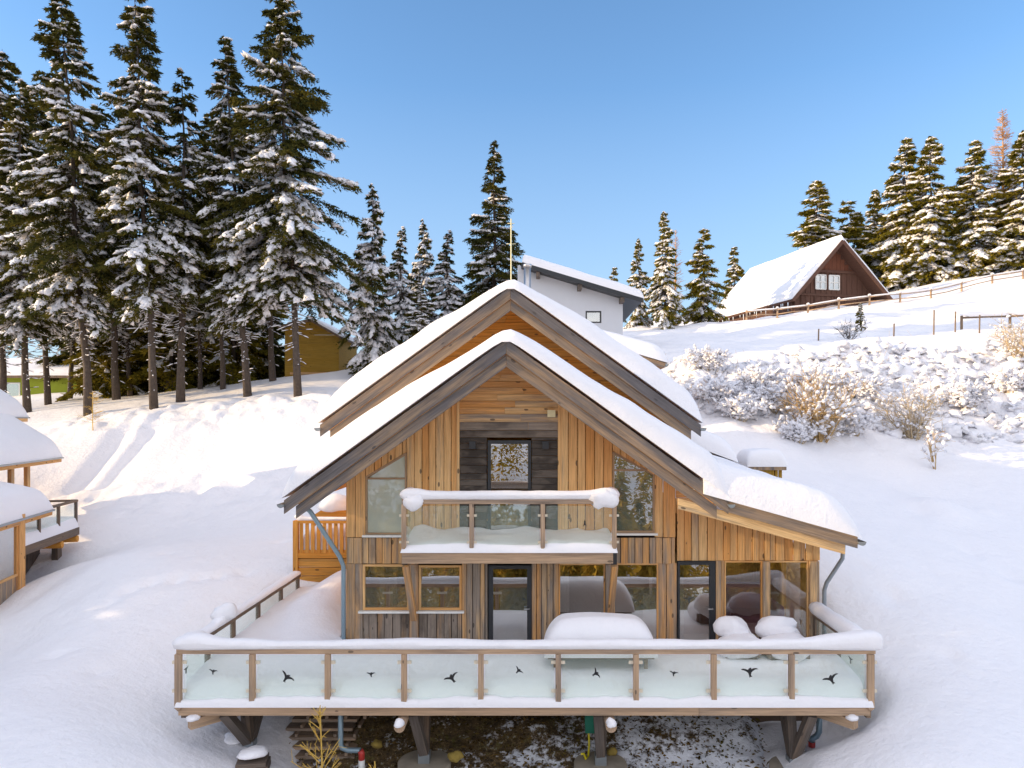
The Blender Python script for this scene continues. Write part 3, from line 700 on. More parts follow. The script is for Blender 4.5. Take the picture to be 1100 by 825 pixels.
for px in posts:
    m_ = MB(); peg(m_, PX(px, YB), YB - .05, PZ(591, YB), zr0, .045); pst = m_.build('balustrade_post', M['rail'], bal)
    for py in (553.5, 582):
        c = MB(); c.box(PX(px, YB) - .1, PX(px, YB) + .1, YB - .045, YB - .015, PZ(py + 1.2, YB), PZ(py - 1.2, YB)); c.build('clip', M['clip'], pst)
for a_, b_ in zip(posts, posts[1:]):
    m_ = MB(); m_.box(PX(a_, YB) + .07, PX(b_, YB) - .07, YB - .035, YB - .023, PZ(585, YB), PZ(543, YB)); m_.build('glass_pane', M['gpane'], bal)
for s, xx in ((-1, bx0), (1, bx1)):
    m_ = MB(); m_.box(xx - .006, xx + .006, YB + .1, YW - .1, PZ(585, YB), PZ(543, YB)); m_.build('glass_pane', M['gpane'], bal)
sn = MB(); Lb = bx1 - bx0 + .1
lump = lambda t: .15 + .05 * math.exp(-((t - .28) / .26) ** 2) + .05 * math.exp(-((Lb - t - .25) / .24) ** 2)
snow_roll(sn, [(bx0 - .05, YB - .01, zr1 - .0), (bx1 + .05, YB - .01, zr1)], lambda t: .19 + .8 * (lump(t) - .16), lambda t: lump(t) * 1.15, 3, .07)
for xx in (bx0, bx1): snow_roll(sn, [(xx, YB + .1, zr1), (xx, YW - .05, zr1)], .2, .16, 4, .1)
blob(sn, (PX(445, YB), YB - .05, PZ(536, YB)), .23, .14, .09, 4, flat=2.2, amp=.36); blob(sn, (PX(648, YB), YB - .05, PZ(535, YB)), .28, .15, .15, 6, flat=1.4, amp=.36)
tag(sn.build('rail_snow', M['snow'], bal), 'rope of snow on the balcony rail with lumps at both ends')
tag(snow_patch(lambda u, v: (bx0 - .02 + u * (bx1 - bx0 + .04), YB - .12 + v * (YW - YB + .06), PZ(593, YB)), 60, 18, bx1 - bx0, 1.1, lambda u, v: .18 + .16 * v, (.1, .1, .16, 0), 12, .10, 1.6).build('floor_snow', M['snow'], bal), 'snow piled on the balcony floor')
m_ = MB()
x_, y_, s_ = PX(628, YB), YB - .05, .05
m_.board([(x_ + p[0] * s_, y_, PZ(562, YB) + p[1] * s_) for p in ((0, 1.6), (.35, .9), (.3, 0), (.9, -1.3), (.3, -.6), (-.2, -.7), (-.8, -1.4), (-.3, 0), (-.3, .9))], (1, 0, 0), (0, 1, 0), .003); m_.build('bird_sticker', M['sticker'], bal)
for px in (445, 655):
    m_ = MB(); x_ = X(px); m_.beam((x_, YW - .05, Z(664)), (x_, YB + .12, PZ(608, YB)), .13, .13, (0, -1, 0), .5); m_.box(x_ - .09, x_ + .09, YW - .09, YW - .035, 1.6, Z(606), .75)
    m_.build('brace', M['facade'], bal)
# rooms behind the glass
rm = MB()
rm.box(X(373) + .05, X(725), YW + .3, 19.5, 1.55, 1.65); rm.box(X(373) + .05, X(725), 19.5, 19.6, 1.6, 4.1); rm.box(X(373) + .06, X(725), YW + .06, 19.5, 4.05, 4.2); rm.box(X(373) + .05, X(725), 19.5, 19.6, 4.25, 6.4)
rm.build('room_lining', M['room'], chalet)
rm = MB()
rm.box(X(729), 6.2, YW + .05, 19.5, 1.55, 1.66, .1)
for k in range(12): rm.box(X(729) + k * .27, X(729) + k * .27 + .263, 19.4, 19.5, 1.7, 4.4, 0)
for k in range(20):
    if not 2 < k < 12: rm.box(6.17, 6.22, YW + .1 + k * .165, YW + .1 + k * .165 + .16, 1.7, 4.0, 0)
rm.box(X(729), 6.2, YW + .05, 19.5, 3.95, 4.02, 0)
rm.build('pine_lining', M['room_pine'], chalet)
m_ = MB(); framebox(m_, 0, 1, 0, 1, 0, .01)
side = MB(); side.box(6.18, 6.26, YW + .62, YW + .72, 1.7, 3.9); side.box(6.18, 6.26, YW + 2.0, YW + 2.1, 1.7, 3.9); sw = side.build('side_window', M['facade'], chalet)
g = MB(); g.box(6.21, 6.225, YW + .1, YW + 2.0, 1.75, 3.85); g.build('glass', M['winclear'], sw)
def curtain(x0, x1, z0, z1, y):
    c = MB(); n = 26; rows = [[(x0 + (x1 - x0) * i / n, y + .035 * math.sin(i * 1.5), z) for i in range(n + 1)] for z in (z0, z1)]; c.grid(rows); tag(c.build('curtain', M['curtain'], chalet), 'pale curtain hanging inside the window')
curtain(X(729), X(737), 1.7, 3.75, YW + .2); curtain(X(601), X(612), 1.7, 3.75, YW + .2); curtain(X(692), X(706), 1.7, 3.0, YW + .2); curtain(X(405), X(424), 2.5, 3.7, YW + .25)
sf = thing('corner_sofa', (4.4, 17.9, 1.66), 'plum coloured sofa inside behind the lean-to window', 'sofa')
for nm, b in (('seat', (3.5, 5.9, 17.5, 18.4, 1.68, 2.12)), ('backrest', (3.5, 5.9, 18.3, 18.6, 1.9, 2.75)), ('armrest', (3.3, 3.49, 17.4, 18.6, 1.68, 2.4)), ('armrest', (5.91, 6.1, 17.4, 18.6, 1.68, 2.4))):
    m_ = MB(); m_.box(*b); o = m_.build(nm, M['sofa'], sf); bv = o.modifiers.new('soft', 'BEVEL'); bv.width = .07; bv.segments = 3
# antenna on the ridge
an = MB(); ax_, ay_ = PX(549, 24), 24; an.tube([(ax_, ay_, 9.8), (ax_, ay_, PZ(235, ay_))], .022, 6)
for py, l in ((240, .12), (262, .16)): an.tube([(ax_ - l, ay_, PZ(py, ay_)), (ax_ + l, ay_, PZ(py, ay_))], .01, 5)
tag(an.build('antenna_mast', M['cream'], None), 'thin pale antenna mast rising behind the chalet ridge', 'antenna')

# ------------------------------------------------------------------ the deck
YD = 13.3
D = lambda px: PX(px, YD); ZD = lambda py: PZ(py, YD)
dk = thing('sun_deck', (0, 14.5, .2), 'raised timber sun deck with long snow topped glass balustrade in front of the chalet', 'deck')
dx0, dx1 = D(193), D(937)
m_ = MB(); y = YD + .06
while y < YW - .05:
    m_.box(dx0 + .05, dx1 - .05, y, y + .135, DZ - .06, DZ - .02, .6); y += .142
while y < 19.8: m_.box(dx0 + .05, X(371) - .06, y, y + .135, DZ - .06, DZ - .02, .6); y += .142
m_.build('deck_boards', M['timber'], dk)
m_ = MB(); m_.box(dx0, D(750), YD - .05, YD + .045, ZD(767.5), ZD(757.5), .3); m_.box(D(750.3), dx1 - .06, YD - .05, YD + .045, ZD(767.5), ZD(757.5), .22); m_.build('edge_beam', M['rail'], dk)
m_ = MB(); m_.box(dx0, dx0 + .09, YD + .05, 19.8, DZ - .3, DZ - .07, .5); m_.box(dx1 - .09, dx1, YD + .05, YW - .1, DZ - .3, DZ - .07, .5)
for px in np.linspace(250, 880, 12): m_.box(D(px) - .05, D(px) + .05, YD + .06, YW - .1, DZ - .26, DZ - .065, .6)
m_.build('joists', M['timber'], dk)
for px in (432, 655):
    m_ = MB(); x_ = D(px); z_ = ZD(774.5); m_.tube([(x_, YD - .28, z_), (x_, YW, z_)], .10, 14, .35, True, False); b = m_.build('log_beam', M['rail'], dk)
    s = MB(); blob(s, (x_, YD - .27, z_ + .05), .10, .12, .11, px); s.build('snow_cap', M['snow'], b)
for x0_, x1_, px in ((D(205), D(300), 213), (D(918), D(840), 905)):
    m_ = MB(); m_.beam((x0_, YD - .06, ZD(776)), (x1_, YD + 1.6, ZD(776)), .16, .19, w=.35); b = m_.build('log_beam', M['rail'], dk)
    s = MB(); blob(s, (x0_ + (.07 if x0_ < 0 else -.07), YD - .04, ZD(770)), .12, .12, .07, px, flat=.8); s.build('snow_cap', M['snow'], b)
ZR1, ZR0 = ZD(695), ZD(701)
m_ = MB(); m_.box(dx0 - .02, dx1 + .02, YD - .09, YD + .06, ZR0, ZR1, .3); m_.build('handrail', M['rail'], dk)
pps = [194, 273, 353.5, 435, 517, 599.5, 682.5, 765.5, 848.5, 933]
for px in pps:
    m_ = MB(); x_ = D(px); hw = .058 if px in (194, 933) else .05
    peg(m_, x_, YD - .06, ZD(762 if px not in (194, 933) else 768) + .09, ZR0 - .002, hw); p_ = m_.build('balustrade_post', M['rail'], dk)
    for py in (710.5, 741):
        c = MB(); c.box(x_ - .13, x_ + .13, YD - .062, YD - .02, ZD(py + 1.6), ZD(py - 1.6)); c.build('clip', M['clip'], p_)
BIRDS = [(230, 720, 4.5, 0), (309, 726, 8, -.5), (399, 723, 4.5, .2), (485, 727, 8, .7), (557, 719, 5, -.6), (640, 722, 6, -.9), (723, 722, 4.5, 0), (804, 720, 8.5, .25), (891, 728, 8.5, .6)]
def bird(par, x, y, z, s, ang, sx=1):
    """small flying bird cut from dark foil"""
    pts = [(-1.2, .55), (-.85, .62), (-.45, .46), (-.15, .24), (.05, .40), (.30, .50), (.44, .36), (.36, .2), (.7, .28), (1.15, .2), (1.45, -.05), (.95, .02), (.55, -.12), (.27, -.28), (.12, -.6), (.22, -1.0), (0, -.88), (-.2, -1.0), (-.18, -.6), (-.24, -.2), (-.52, .12), (-.85, .35)]
    ca, sa = math.cos(ang), math.sin(ang); m_ = MB()
    vs = [(x + sx * (p[0] * ca - p[1] * sa) * s, y, z + (p[0] * sa + p[1] * ca) * s) for p in pts]
    m_.board(vs if sx > 0 else vs[::-1], (1, 0, 0), (0, 1, 0), .003); m_.build('bird_sticker', M['sticker'], par)
for (a_, b_), bd in zip(zip(pps, pps[1:]), BIRDS):
    m_ = MB(); m_.box(D(a_) + .075, D(b_) - .075, YD - .045, YD - .033, ZD(751), ZD(703)); g = m_.build('glass_pane', M['gpane'], dk)
    bird(g, D(bd[0]), YD - .05, ZD(bd[1]), bd[2] * .82 / 57.4, bd[3])
def side_rail(x, ys, yend, n):
    m_ = MB(); m_.box(x - .06, x + .06, YD + .08, yend, ZR0 - .02, ZR1 - .02, .55); m_.build('handrail', M['timber'], dk)
    for y in ys:
        m_ = MB(); m_.box(x - .04, x + .04, y - .05, y + .05, DZ - .28, ZR0 - .022, .6); m_.build('balustrade_post', M['timber'], dk)
    e = [YD + .08] + list(ys) + [yend]
    for a_, b_ in zip(e, e[1:]):
        if b_ - a_ < .4: continue
        m_ = MB(); m_.box(x - .006, x + .006, a_ + .07, b_ - .07, DZ + .08, ZR0 - .05); g = m_.build('glass_pane', M['gpane'], dk)
        if x > 0 or a_ < YD + .5:
            s = MB(); cy = (a_ + b_) / 2 - .4 * (x < 0); s.board([(x - .01, cy + p[0] * .09, 2.25 + p[1] * .09) for p in ((-1.2, .4), (0, .5), (1.2, .6), (.3, 0), (.3, -.8), (-.3, -.7), (-.3, .1))], (0, 1, 0), (.003 if x < 0 else -.003, 0, 0), 1.0); s.build('bird_sticker', M['sticker'], g)
side_rail(dx0 + .06, (14.3, 15.5, 16.9, 18.4, 19.7), 19.8, 5); side_rail(dx1 - .09, (14.6, YW - .15), YW - .05, 2)
sn = MB(); LD = dx1 - dx0 + .3
def hh(t): return .155 + .012 * math.sin(t * 4.1) * math.sin(t * 2.3) + .17 * math.exp(-((LD - t - .3) / .75) ** 2) + .09 * math.exp(-((t - .45) / .38) ** 2) + .018 * math.sin(t * 1.7)
snow_roll(sn, [(dx0 - .12, YD - .02, ZR1 - .01), (dx1 + .18, YD - .02, ZR1 - .01)], lambda t: .24 + 1.1 * (hh(t) - .155), hh, 9, .07, .3, 14, .085)
tag(sn.build('rail_snow', M['snow'], dk), 'long roll of snow on the front rail, swelling at its ends')
sn = MB(); Ls = 6.1
snow_roll(sn, [(dx0 + .05, YD + .25, ZR1 - .03), (dx0 + .05, 19.75, ZR1 - .03)], .26, lambda t: .10 + .16 * math.exp(-((t - 1.6) / .3) ** 2), 14, .12, .3, 12, .1)
blob(sn, (dx0 + .07, 15.05, ZR1 + .14), .24, .22, .22, 3, flat=.8, amp=.3); blob(sn, (dx0 + .1, 13.62, ZR1 + .0), .22, .35, .2, 8)
tag(sn.build('rail_snow', M['snow'], dk), 'snow on the left side rail with a tall lump'); sn = MB()
snow_roll(sn, [(dx1 - .09, YD + .25, ZR1 - .03), (dx1 - .09, YW - .06, ZR1 - .03)], .34, .26, 15, .12)
tag(sn.build('rail_snow', M['snow'], dk), 'snow on the right side rail')
# snow on the deck floor
nx_, ny_ = 150, 70
def dsn(x, y):
    left = sst(-3.6, -5.2, x)
    h = .42 + .06 * fbm(x * .9, y * .9, 71, 3) + .10 * sst(13.4, 14.4, y)
    h = h + left * (.12 * sst(14.2, 17.5, y) + .40 * sst(-6.45, -5.3, x) * sst(14.6, 18.2, y) + .12 * sst(17.5, 19.4, y) * sst(-6.4, -5, x)) - .25 * sst(15.0, 15.8, y) * (1 - left)
    return h * np.sqrt(np.clip(1 - (1 - np.clip((y - YD + .02) / .3, 0, 1)) ** 2, 0.05, 1))
def floor_snow(x0, x1, y0, y1, nx_, ny_, nm):
    xs = np.linspace(x0, x1, nx_); ys = np.linspace(y0, y1, ny_)
    m_ = MB(); m_.grid([[(x, y, DZ - .015 + float(dsn(x, y))) for y in ys] for x in xs])
    m_.grid([[(x, y0, DZ - .015) for x in xs], [(x, y0, DZ - .015 + float(dsn(x, y0))) for x in xs]][::-1])
    for xx, fl in ((x0, 1), (x1, -1)): m_.grid([[(xx, y, DZ - .015) for y in ys], [(xx, y, DZ - .015 + float(dsn(xx, y))) for y in ys]][::fl])
    tag(m_.build(nm, M['snow'], dk), 'deep snow lying on the deck floor')
floor_snow(dx0 + .09, dx1 - .14, YD + .0, YW - .1, 130, 44, 'floor_snow'); floor_snow(dx0 + .09, X(371) - .1, YW - .1, 19.9, 40, 50, 'floor_snow')
sn = snow_patch(lambda u, v: (dx0 - .03 + u * (dx1 - dx0), YD - .14 + v * .16, ZD(757.4) + .004), 240, 9, dx1 - dx0, .3, lambda u, v: .16, (.05, .05, .1, 0), 17, .14, 1.7)
tag(sn.build('ledge_snow', M['snow'], dk), 'snow caught on the ledge below the glass')
# struts, shoes, concrete feet
def foot(fp, Yf, tops, r=.52, th=.22, bare=True):
    f = P(*fp, Yf); s = MB(); gz = f.z - .12
    for (px, Yt) in tops: s.beam((f.x, f.y, f.z - .02), (PX(px, Yt), Yt, DZ - .27), .17, .17, (0, 1, 0), .75)
    st = s.build('strut', M['timber'], dk)
    h = MB(); h.box(f.x - .11, f.x + .11, f.y - .11, f.y + .11, f.z - .14, f.z + .04); h.build('steel_shoe', M['gutter'], st)
    c = MB(); c.tube([(f.x, f.y, gz - .5), (f.x, f.y, gz - .02)], r, 28); c.build('footing', M['concrete'], st)
    return f
foot((268, 797), 14.1, ((241, 13.5), (263, 14.2), (287, 15.0)), .4); foot((456, 810), 14.0, ((444, 13.5), (459, 15.0))); foot((645, 812), 14.0, ((642, 13.5), (650, 15.0))); foot((852, 815), 13.9, ((838, 14.8), (848, 13.9), (872, 13.45)), .45)
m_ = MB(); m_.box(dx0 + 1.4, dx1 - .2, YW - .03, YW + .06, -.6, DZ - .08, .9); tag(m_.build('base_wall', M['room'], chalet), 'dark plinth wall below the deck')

# ------------------------------------------------------------------ trees
def frames(d):
    """two unit vectors across the directions d"""
    up = np.tile([0, 0, 1.0], (len(d), 1)); s = np.cross(d, up); n = np.linalg.norm(s, axis=1, keepdims=True); s = np.where(n > 1e-4, s / np.maximum(n, 1e-4), [1.0, 0, 0])
    return s, np.cross(s, d)
def tubes_np(P0, P1, r0, r1, n=4):
    d = P1 - P0; L = np.linalg.norm(d, axis=1, keepdims=True); d = d / np.maximum(L, 1e-6); s, u = frames(d); V = []; k = len(P0)
    for P_, r in ((P0, r0), (P1, r1)):
        for j in range(n):
            g = 2 * np.pi * j / n; V.append(P_ + (s * np.cos(g) + u * np.sin(g)) * r[:, None])
    V = np.stack(V, 1).reshape(-1, 3); b = np.arange(k)[:, None] * 2 * n; Q = []
    for j in range(n): Q.append(np.concatenate([b + j, b + (j + 1) % n, b + n + (j + 1) % n, b + n + j], 1))
    return V, np.concatenate(Q, 0)
_ph = []
NU, NV = 7, 5
for i in range(1, NV):
    for j in range(NU):
        th = math.pi * i / NV; g = 2 * math.pi * (j + .5 * (i % 2)) / NU; _ph.append((math.sin(th) * math.cos(g), math.sin(th) * math.sin(g), math.cos(th)))
_ph = np.array(_ph + [(0, 0, 1), (0, 0, -1)]); _pf = []
for i in range(NV - 2):
    for j in range(NU):
        a_, b_, c_, d_ = i * NU + j, i * NU + (j + 1) % NU, (i + 1) * NU + j, (i + 1) * NU + (j + 1) % NU
        _pf += [(a_, c_, b_), (b_, c_, d_)]
for j in range(NU): _pf += [(j, (j + 1) % NU, len(_ph) - 2)][::1]; _pf += [((NV - 2) * NU + (j + 1) % NU, (NV - 2) * NU + j, len(_ph) - 1)]
_pf = np.array(_pf)
def clumps(Cn, d, rl, rw, rt, rng, rough=.32):
    """many lumps of snow, long axis d"""
    s, u = frames(d); k = len(Cn); m = len(_ph)
    kx = 1 + rough * (rng.random((k, m, 1)) - .5) * 2
    loc = _ph[None] * kx
    low = np.where(loc[..., 2:] < 0, .45, 1.0)
    V = Cn[:, None] + loc[..., 0:1] * (d * rl[:, None])[:, None] + loc[..., 1:2] * (s * rw[:, None])[:, None] + loc[..., 2:3] * low * (u * rt[:, None])[:, None]
    V[..., 2] -= (loc[..., 1] ** 2) * (rw * .5)[:, None]          # the flanks hang down
    T = (np.arange(k)[:, None, None] * m + _pf[None]).reshape(-1, 3)
    return V.reshape(-1, 3), T
def spruce(seed, H, R, h0, snow=.6, mat='spruce', dens=1.0, top=.75, dead=True, droop=.48, r0=.215, gaps=.14, snow_top=.35, big=1.0):
    """H height, R widest bough, h0 where the live crown begins"""
    rng = np.random.default_rng(seed)
    # trunk
    tb = MB(); wob = [(0.10 * math.sin(seed + k * 1.3) * (k > 0), .10 * math.cos(seed * 2 + k * 1.1) * (k > 0), H * k / 9 - (.9 if k == 0 else 0)) for k in range(10)]
    tb.tube(wob, [r0 * (1 - .95 * k / 9) * (1.25 if k == 0 else 1) for k in range(10)], 9)
    def axis_at(z):
        q = np.clip(z / H * 9, 0, 8.999); k = q.astype(int); f = (q - k)[:, None]; W = np.array(wob); return W[k] * (1 - f) + W[k + 1] * f
    # boughs
    zs = []; z = h0
    while z < H - .12:
        n = 6 if z < H * .8 else 4
        for _ in range(n):
            if rng.random() > gaps + .06: zs.append(z + rng.uniform(-.26, .26))
        z += (.34 + .10 * rng.random()) * (1 if z < H * .85 else .6)
    zs = np.clip(np.array(zs), h0 - .2, H - .05); nb = len(zs); t = np.clip((zs - h0) / (H - h0), 0, 1)
    prof = np.where(t < .16, .62 + .38 * t / .16, ((1 - t) / .84) ** top)
    az = rng.random(nb) * 2 * np.pi
    lobes = 1 + .16 * np.sin(az * 2 + seed) + .12 * np.sin(az * 3 + zs * .9 + seed)
    L = R * prof * lobes * (.48 + .66 * rng.random(nb)) + .10
    tilt = .62 * t - .42 + rng.normal(0, .17, nb)
    hd = np.stack([np.cos(az), np.sin(az), 0 * az], 1); base = axis_at(zs)
    def bough(i, s):
        r = L[i] * s; dz = np.tan(tilt[i]) * r - droop * L[i] * (s ** 2) * (1 - .5 * t[i]) + .14 * L[i] * s ** 4
        return base[i] + hd[i] * r[:, None] + np.stack([0 * r, 0 * r, dz], 1)
    ii = np.repeat(np.arange(nb), 3); ss = np.tile([0, .35, .7], nb); p0 = bough(ii, ss); p1 = bough(ii, ss + .32)
    rr = .012 + .028 * L[ii] / max(R, .1); bv, bq = tubes_np(p0, p1, rr * (1 - ss * .8), rr * (.7 - ss * .65), 3)
    # twigs with needles
    per = np.maximum(5, (L * 30 * dens)).astype(int); ti = np.repeat(np.arange(nb), per); nT = len(ti)
    s = .12 + .88 * rng.random(nT) ** .8; p = bough(ti, s); side = np.where(rng.random(nT) < .5, -1, 1)
    across = np.stack([-hd[ti, 1], hd[ti, 0], 0 * s], 1) * side[:, None]
    ln = np.minimum(L[ti], 2.4) * (.14 + .34 * (1 - s)) * (.6 + .8 * rng.random(nT)) + .14
    dr = hd[ti] * (.55 + .4 * rng.random((nT, 1))) + across * (.35 + .75 * rng.random((nT, 1))); dr[:, 2] -= .22 + .85 * rng.random(nT) * (1 - .6 * t[ti])
    dr /= np.linalg.norm(dr, axis=1, keepdims=True)
    m = 5; q = np.repeat(np.arange(nT), m); f = np.tile((np.arange(m) + .3) / m, nT) + rng.uniform(-.06, .06, nT * m)
    c = p[q] + dr[q] * (ln[q] * f)[:, None]; c[:, 2] -= .10 * ln[q] * f ** 2
    nd = dr[q] + rng.normal(0, .42, (nT * m, 3)); nd /= np.linalg.norm(nd, axis=1, keepdims=True)
    wv = np.cross(nd, rng.normal(0, 1, (nT * m, 3))); wv /= np.linalg.norm(wv, axis=1, keepdims=True) + 1e-6
    nl = (.13 + .13 * rng.random(nT * m)) * big; nw = (.034 + .03 * rng.random(nT * m)) * big
    V = np.stack([c - wv * nw[:, None], c + wv * nw[:, None], c + nd * nl[:, None]], 1).reshape(-1, 3); T = np.arange(len(V)).reshape(-1, 3)
    crown = arrays('crown', V, T, M[mat], False, np.repeat(rng.random(nT), m))
    # snow on boughs and twigs
    pr = np.clip(snow * np.where(t > .72, snow_top, 1.0) * (.7 + .6 * np.sin(az * 1.0 + zs * .7 + seed * 2) ** 2), 0, 1)
    lad = rng.random(nb) < pr; per = (np.maximum(1, L * 9 * (1 + .7 * (snow > .9))) * lad).astype(int); ci = np.repeat(np.arange(nb), per); n = len(ci)
    s = .28 + .72 * rng.random(n); p = bough(ci, s); side = rng.normal(0, .75, n)
    across = np.stack([-hd[ci, 1], hd[ci, 0], 0 * s], 1); off = side * np.minimum(L[ci], 2) * .30 * (1.15 - s)
    p = p + across * off[:, None]; p[:, 2] += .09 - .42 * np.abs(off)
    d = bough(ci, np.minimum(s + .1, 1.08)) - bough(ci, s - .02); d = d / (np.linalg.norm(d, axis=1, keepdims=True) + 1e-6) + across * (side * .7)[:, None] + rng.normal(0, .22, (n, 3)) - np.array([0, 0, .18]); d /= np.linalg.norm(d, axis=1, keepdims=True)
    k = np.clip(.5 + .5 * L[ci] / 2.0, .35, 1.15) * (.55 + .75 * rng.random(n)) * (snow + .4) ** .5
    SV, ST = clumps(p, d, .27 * k, .15 * k, .09 * k, rng, .42)
    load = arrays('snow_load', SV, ST, M['tsnow'], True)
    tr = bpy.data.meshes.new('trunk')
    # dead lower limbs, some carrying a line of snow
    if dead and h0 > 2:
        zz = np.concatenate([rng.uniform(h0 * .22, h0 * 1.25, int(26 * h0 ** .6)), rng.uniform(h0 * .55, h0 * 1.5, 60)]); aa = rng.random(len(zz)) * 6.28; ll = (.5 + 1.5 * rng.random(len(zz)) ** 1.5) * np.clip(zz / h0, .35, 1)
        b0 = axis_at(zz); dd = np.stack([np.cos(aa), np.sin(aa), -.08 - .35 * rng.random(len(zz))], 1); b1 = b0 + dd * ll[:, None] * .55; b2 = b1 + (dd + rng.normal(0, .16, dd.shape)) * ll[:, None] * .5
        q0 = np.concatenate([b0, b1]); q1 = np.concatenate([b1, b2]); k2 = len(zz); v2, f2 = tubes_np(q0, q1, np.concatenate([np.full(k2, .024), np.full(k2, .014)]), np.concatenate([np.full(k2, .014), np.full(k2, .006)]), 4)
        bq = np.concatenate([bq, f2 + len(bv)]); bv = np.concatenate([bv, v2])
        hs = rng.random(2 * k2) < .75; cc = (q0 + q1)[hs] / 2 + [0, 0, .03]; d = (q1 - q0)[hs]; l = np.linalg.norm(d, axis=1); d = d / l[:, None]
        v3, t3 = clumps(cc, d, l * .5, np.full(len(l), .035), np.full(len(l), .03), rng, .2)
        load2 = arrays('snow_load', np.concatenate([SV, v3]), np.concatenate([ST, t3 + len(SV)]), M['tsnow'], True); bpy.data.meshes.remove(load); load = load2
    o = len(tb.v); tv = np.array(tb.v + [tuple(x) for x in bv]); tf = [tuple(f_) for f_ in tb.f] + [tuple(int(o + j) for j in f_) for f_ in bq]
    tr.from_pydata([tuple(x) for x in tv], [], tf); tr.update(); tr.polygons.foreach_set('use_smooth', [True] * len(tf)); tr.materials.append(M['bark'])
    return dict(trunk=tr, crown=crown, snow_load=load, H=H)
def plant(kind, var, loc, label, cat, rot=0, sc_=1.0, lean_=(0, 0), group=None):
    o = thing(kind, loc, label, cat, group); o.rotation_euler = (lean_[1], lean_[0], rot); o.scale = (sc_,) * 3 if not hasattr(sc_, '__len__') else sc_
    for nm in ('trunk', 'crown', 'snow_load'):
        if nm in var and var[nm]:
            c = bpy.data.objects.new(nm, var[nm]); C.objects.link(c); c.parent = o
    return o
def tree_at(kind, var, pxb, pyt, Y, label, cat='spruce tree', rot=None, pxt=None, group=None, wid=1.0):
    """stand a tree on the ground at column pxb, distance Y; its tip reaches row pyt"""
    x = PX(pxb, Y); z = ground(x, Y); top_ = PZ(pyt, Y); s = (top_ - z) / var['H']
    lx = math.atan((PX(pxt, Y) - x) / (top_ - z)) if pxt is not None else 0
    return plant(kind, var, (x, Y, z), label, cat, random.random() * 6.28 if rot is None else rot, (s * wid, s * wid, s), (0, 0) if pxt is None else (lx, 0), group)
def tree_lean(o, lx):
    o.rotation_mode = 'XYZ'
    o.rotation_euler = (Matrix.Rotation(lx, 3, 'Y') @ Matrix.Rotation(o.rotation_euler.z, 3, 'Z')).to_euler()
BIG = [spruce(1, 23.5, 3.0, 6.8, .78, top=.66, snow_top=.5), spruce(2, 24, 2.8, 6.4, .8, top=.64, gaps=.18, snow_top=.5), spruce(3, 21, 2.5, 5.6, .85, top=.75, snow_top=.5), spruce(4, 24, 3.7, 6.6, .78, top=.72, gaps=.12, snow_top=.5), spruce(5, 18, 2.2, 6.5, .75, gaps=.24, dens=.8)]
MID = [spruce(11, 12, 2.5, .5, .95, top=.8, dead=False, snow_top=.8, r0=.17, gaps=.08), spruce(12, 13.5, 2.6, .6, .95, top=.85, dead=False, snow_top=.7, r0=.18, gaps=.08), spruce(13, 17, 3.3, .8, .55, top=.95, dead=False, snow_top=.6, r0=.2, gaps=.1, droop=.2)]
SUN = [spruce(21, 12, 2.4, .5, .92, 'spruce_sunlit', top=.85, dead=False, snow_top=.8, r0=.16, gaps=.1, big=1.25), spruce(22, 14, 2.5, .6, .95, 'spruce_sunlit', top=.85, dead=False, snow_top=.8, r0=.16, gaps=.1, big=1.25), spruce(23, 10, 2.0, .4, .75, 'spruce_sunlit', top=.8, dead=False, snow_top=.8, r0=.14, gaps=.16, big=1.25)]
G1 = 'tall spruces in the row above the left snow bank'
def tall(v, pxb, pxt, pyt, Y, lab, wid=1.0, rot=None):
    o = tree_at('tall_spruce', v, pxb, pyt, Y, lab, group=G1, wid=wid, rot=rot)
    x = PX(pxb, Y); tree_lean(o, math.atan((PX(pxt, Y) - x) / (PZ(pyt, Y) - o.location.z))); return o
tall(BIG[0], 94, 66, -8, 40.5, 'leftmost of the tall spruces whose tips reach the top of the picture')
tall(BIG[1], 165, 143, -14, 40.0, 'tall spruce with a thick bare lower trunk in the middle of the row')
tall(BIG[4], 194, 197, 74, 41.5, 'thinner dark spruce with a bare pointed tip, lowest top in the tall row')
tall(BIG[2], 266, 241, 38, 41.5, 'slim tall spruce just left of the widest one, tip below the top edge')
tall(BIG[3], 320, 297, -16, 40.5, 'widest tall spruce at the right end of the row, beside the ochre shed')
G2 = 'darker spruces filling in behind the tall row'
for v, pxb, pxt, pyt, Y, lab in ((BIG[2], 30, 20, 82, 43.5, 'dark spruce second from the left picture edge, behind the tall row'), (BIG[0], 2, 2, 52, 45, 'spruce cut by the left edge of the picture'),
        (BIG[3], 52, 40, 90, 47, 'twin trunked looking spruce behind the leftmost tall one'), (BIG[4], 125, 104, 110, 46, 'thin spruce behind, between the two left tall ones'), (BIG[2], 140, 120, 170, 49, 'short dark spruce behind the thick bare trunk'),
        (BIG[3], 215, 215, 165, 48, 'dark filling spruce behind the thin pointed one'), (BIG[0], 239, 225, 120, 45, 'spruce behind the slim tall one, with snowy boughs left of it'), (BIG[4], 293, 270, 130, 45.5, 'spruce behind the gap left of the widest tall one'),
        (BIG[1], 75, 85, 150, 51, 'dark spruce far back between the two leftmost trunks'), (BIG[2], 180, 172, 190, 53, 'low dark spruce far back right of the thick bare trunk'), (BIG[3], 255, 255, 200, 54, 'low dark spruce far back behind the slim tall one')):
    o = tree_at('spruce', v, pxb, pyt, Y, lab, group=G2); tree_lean(o, math.atan((PX(pxt, Y) - PX(pxb, Y)) / 20))
G2b = 'low bushy spruces in the gloom between the trunks'
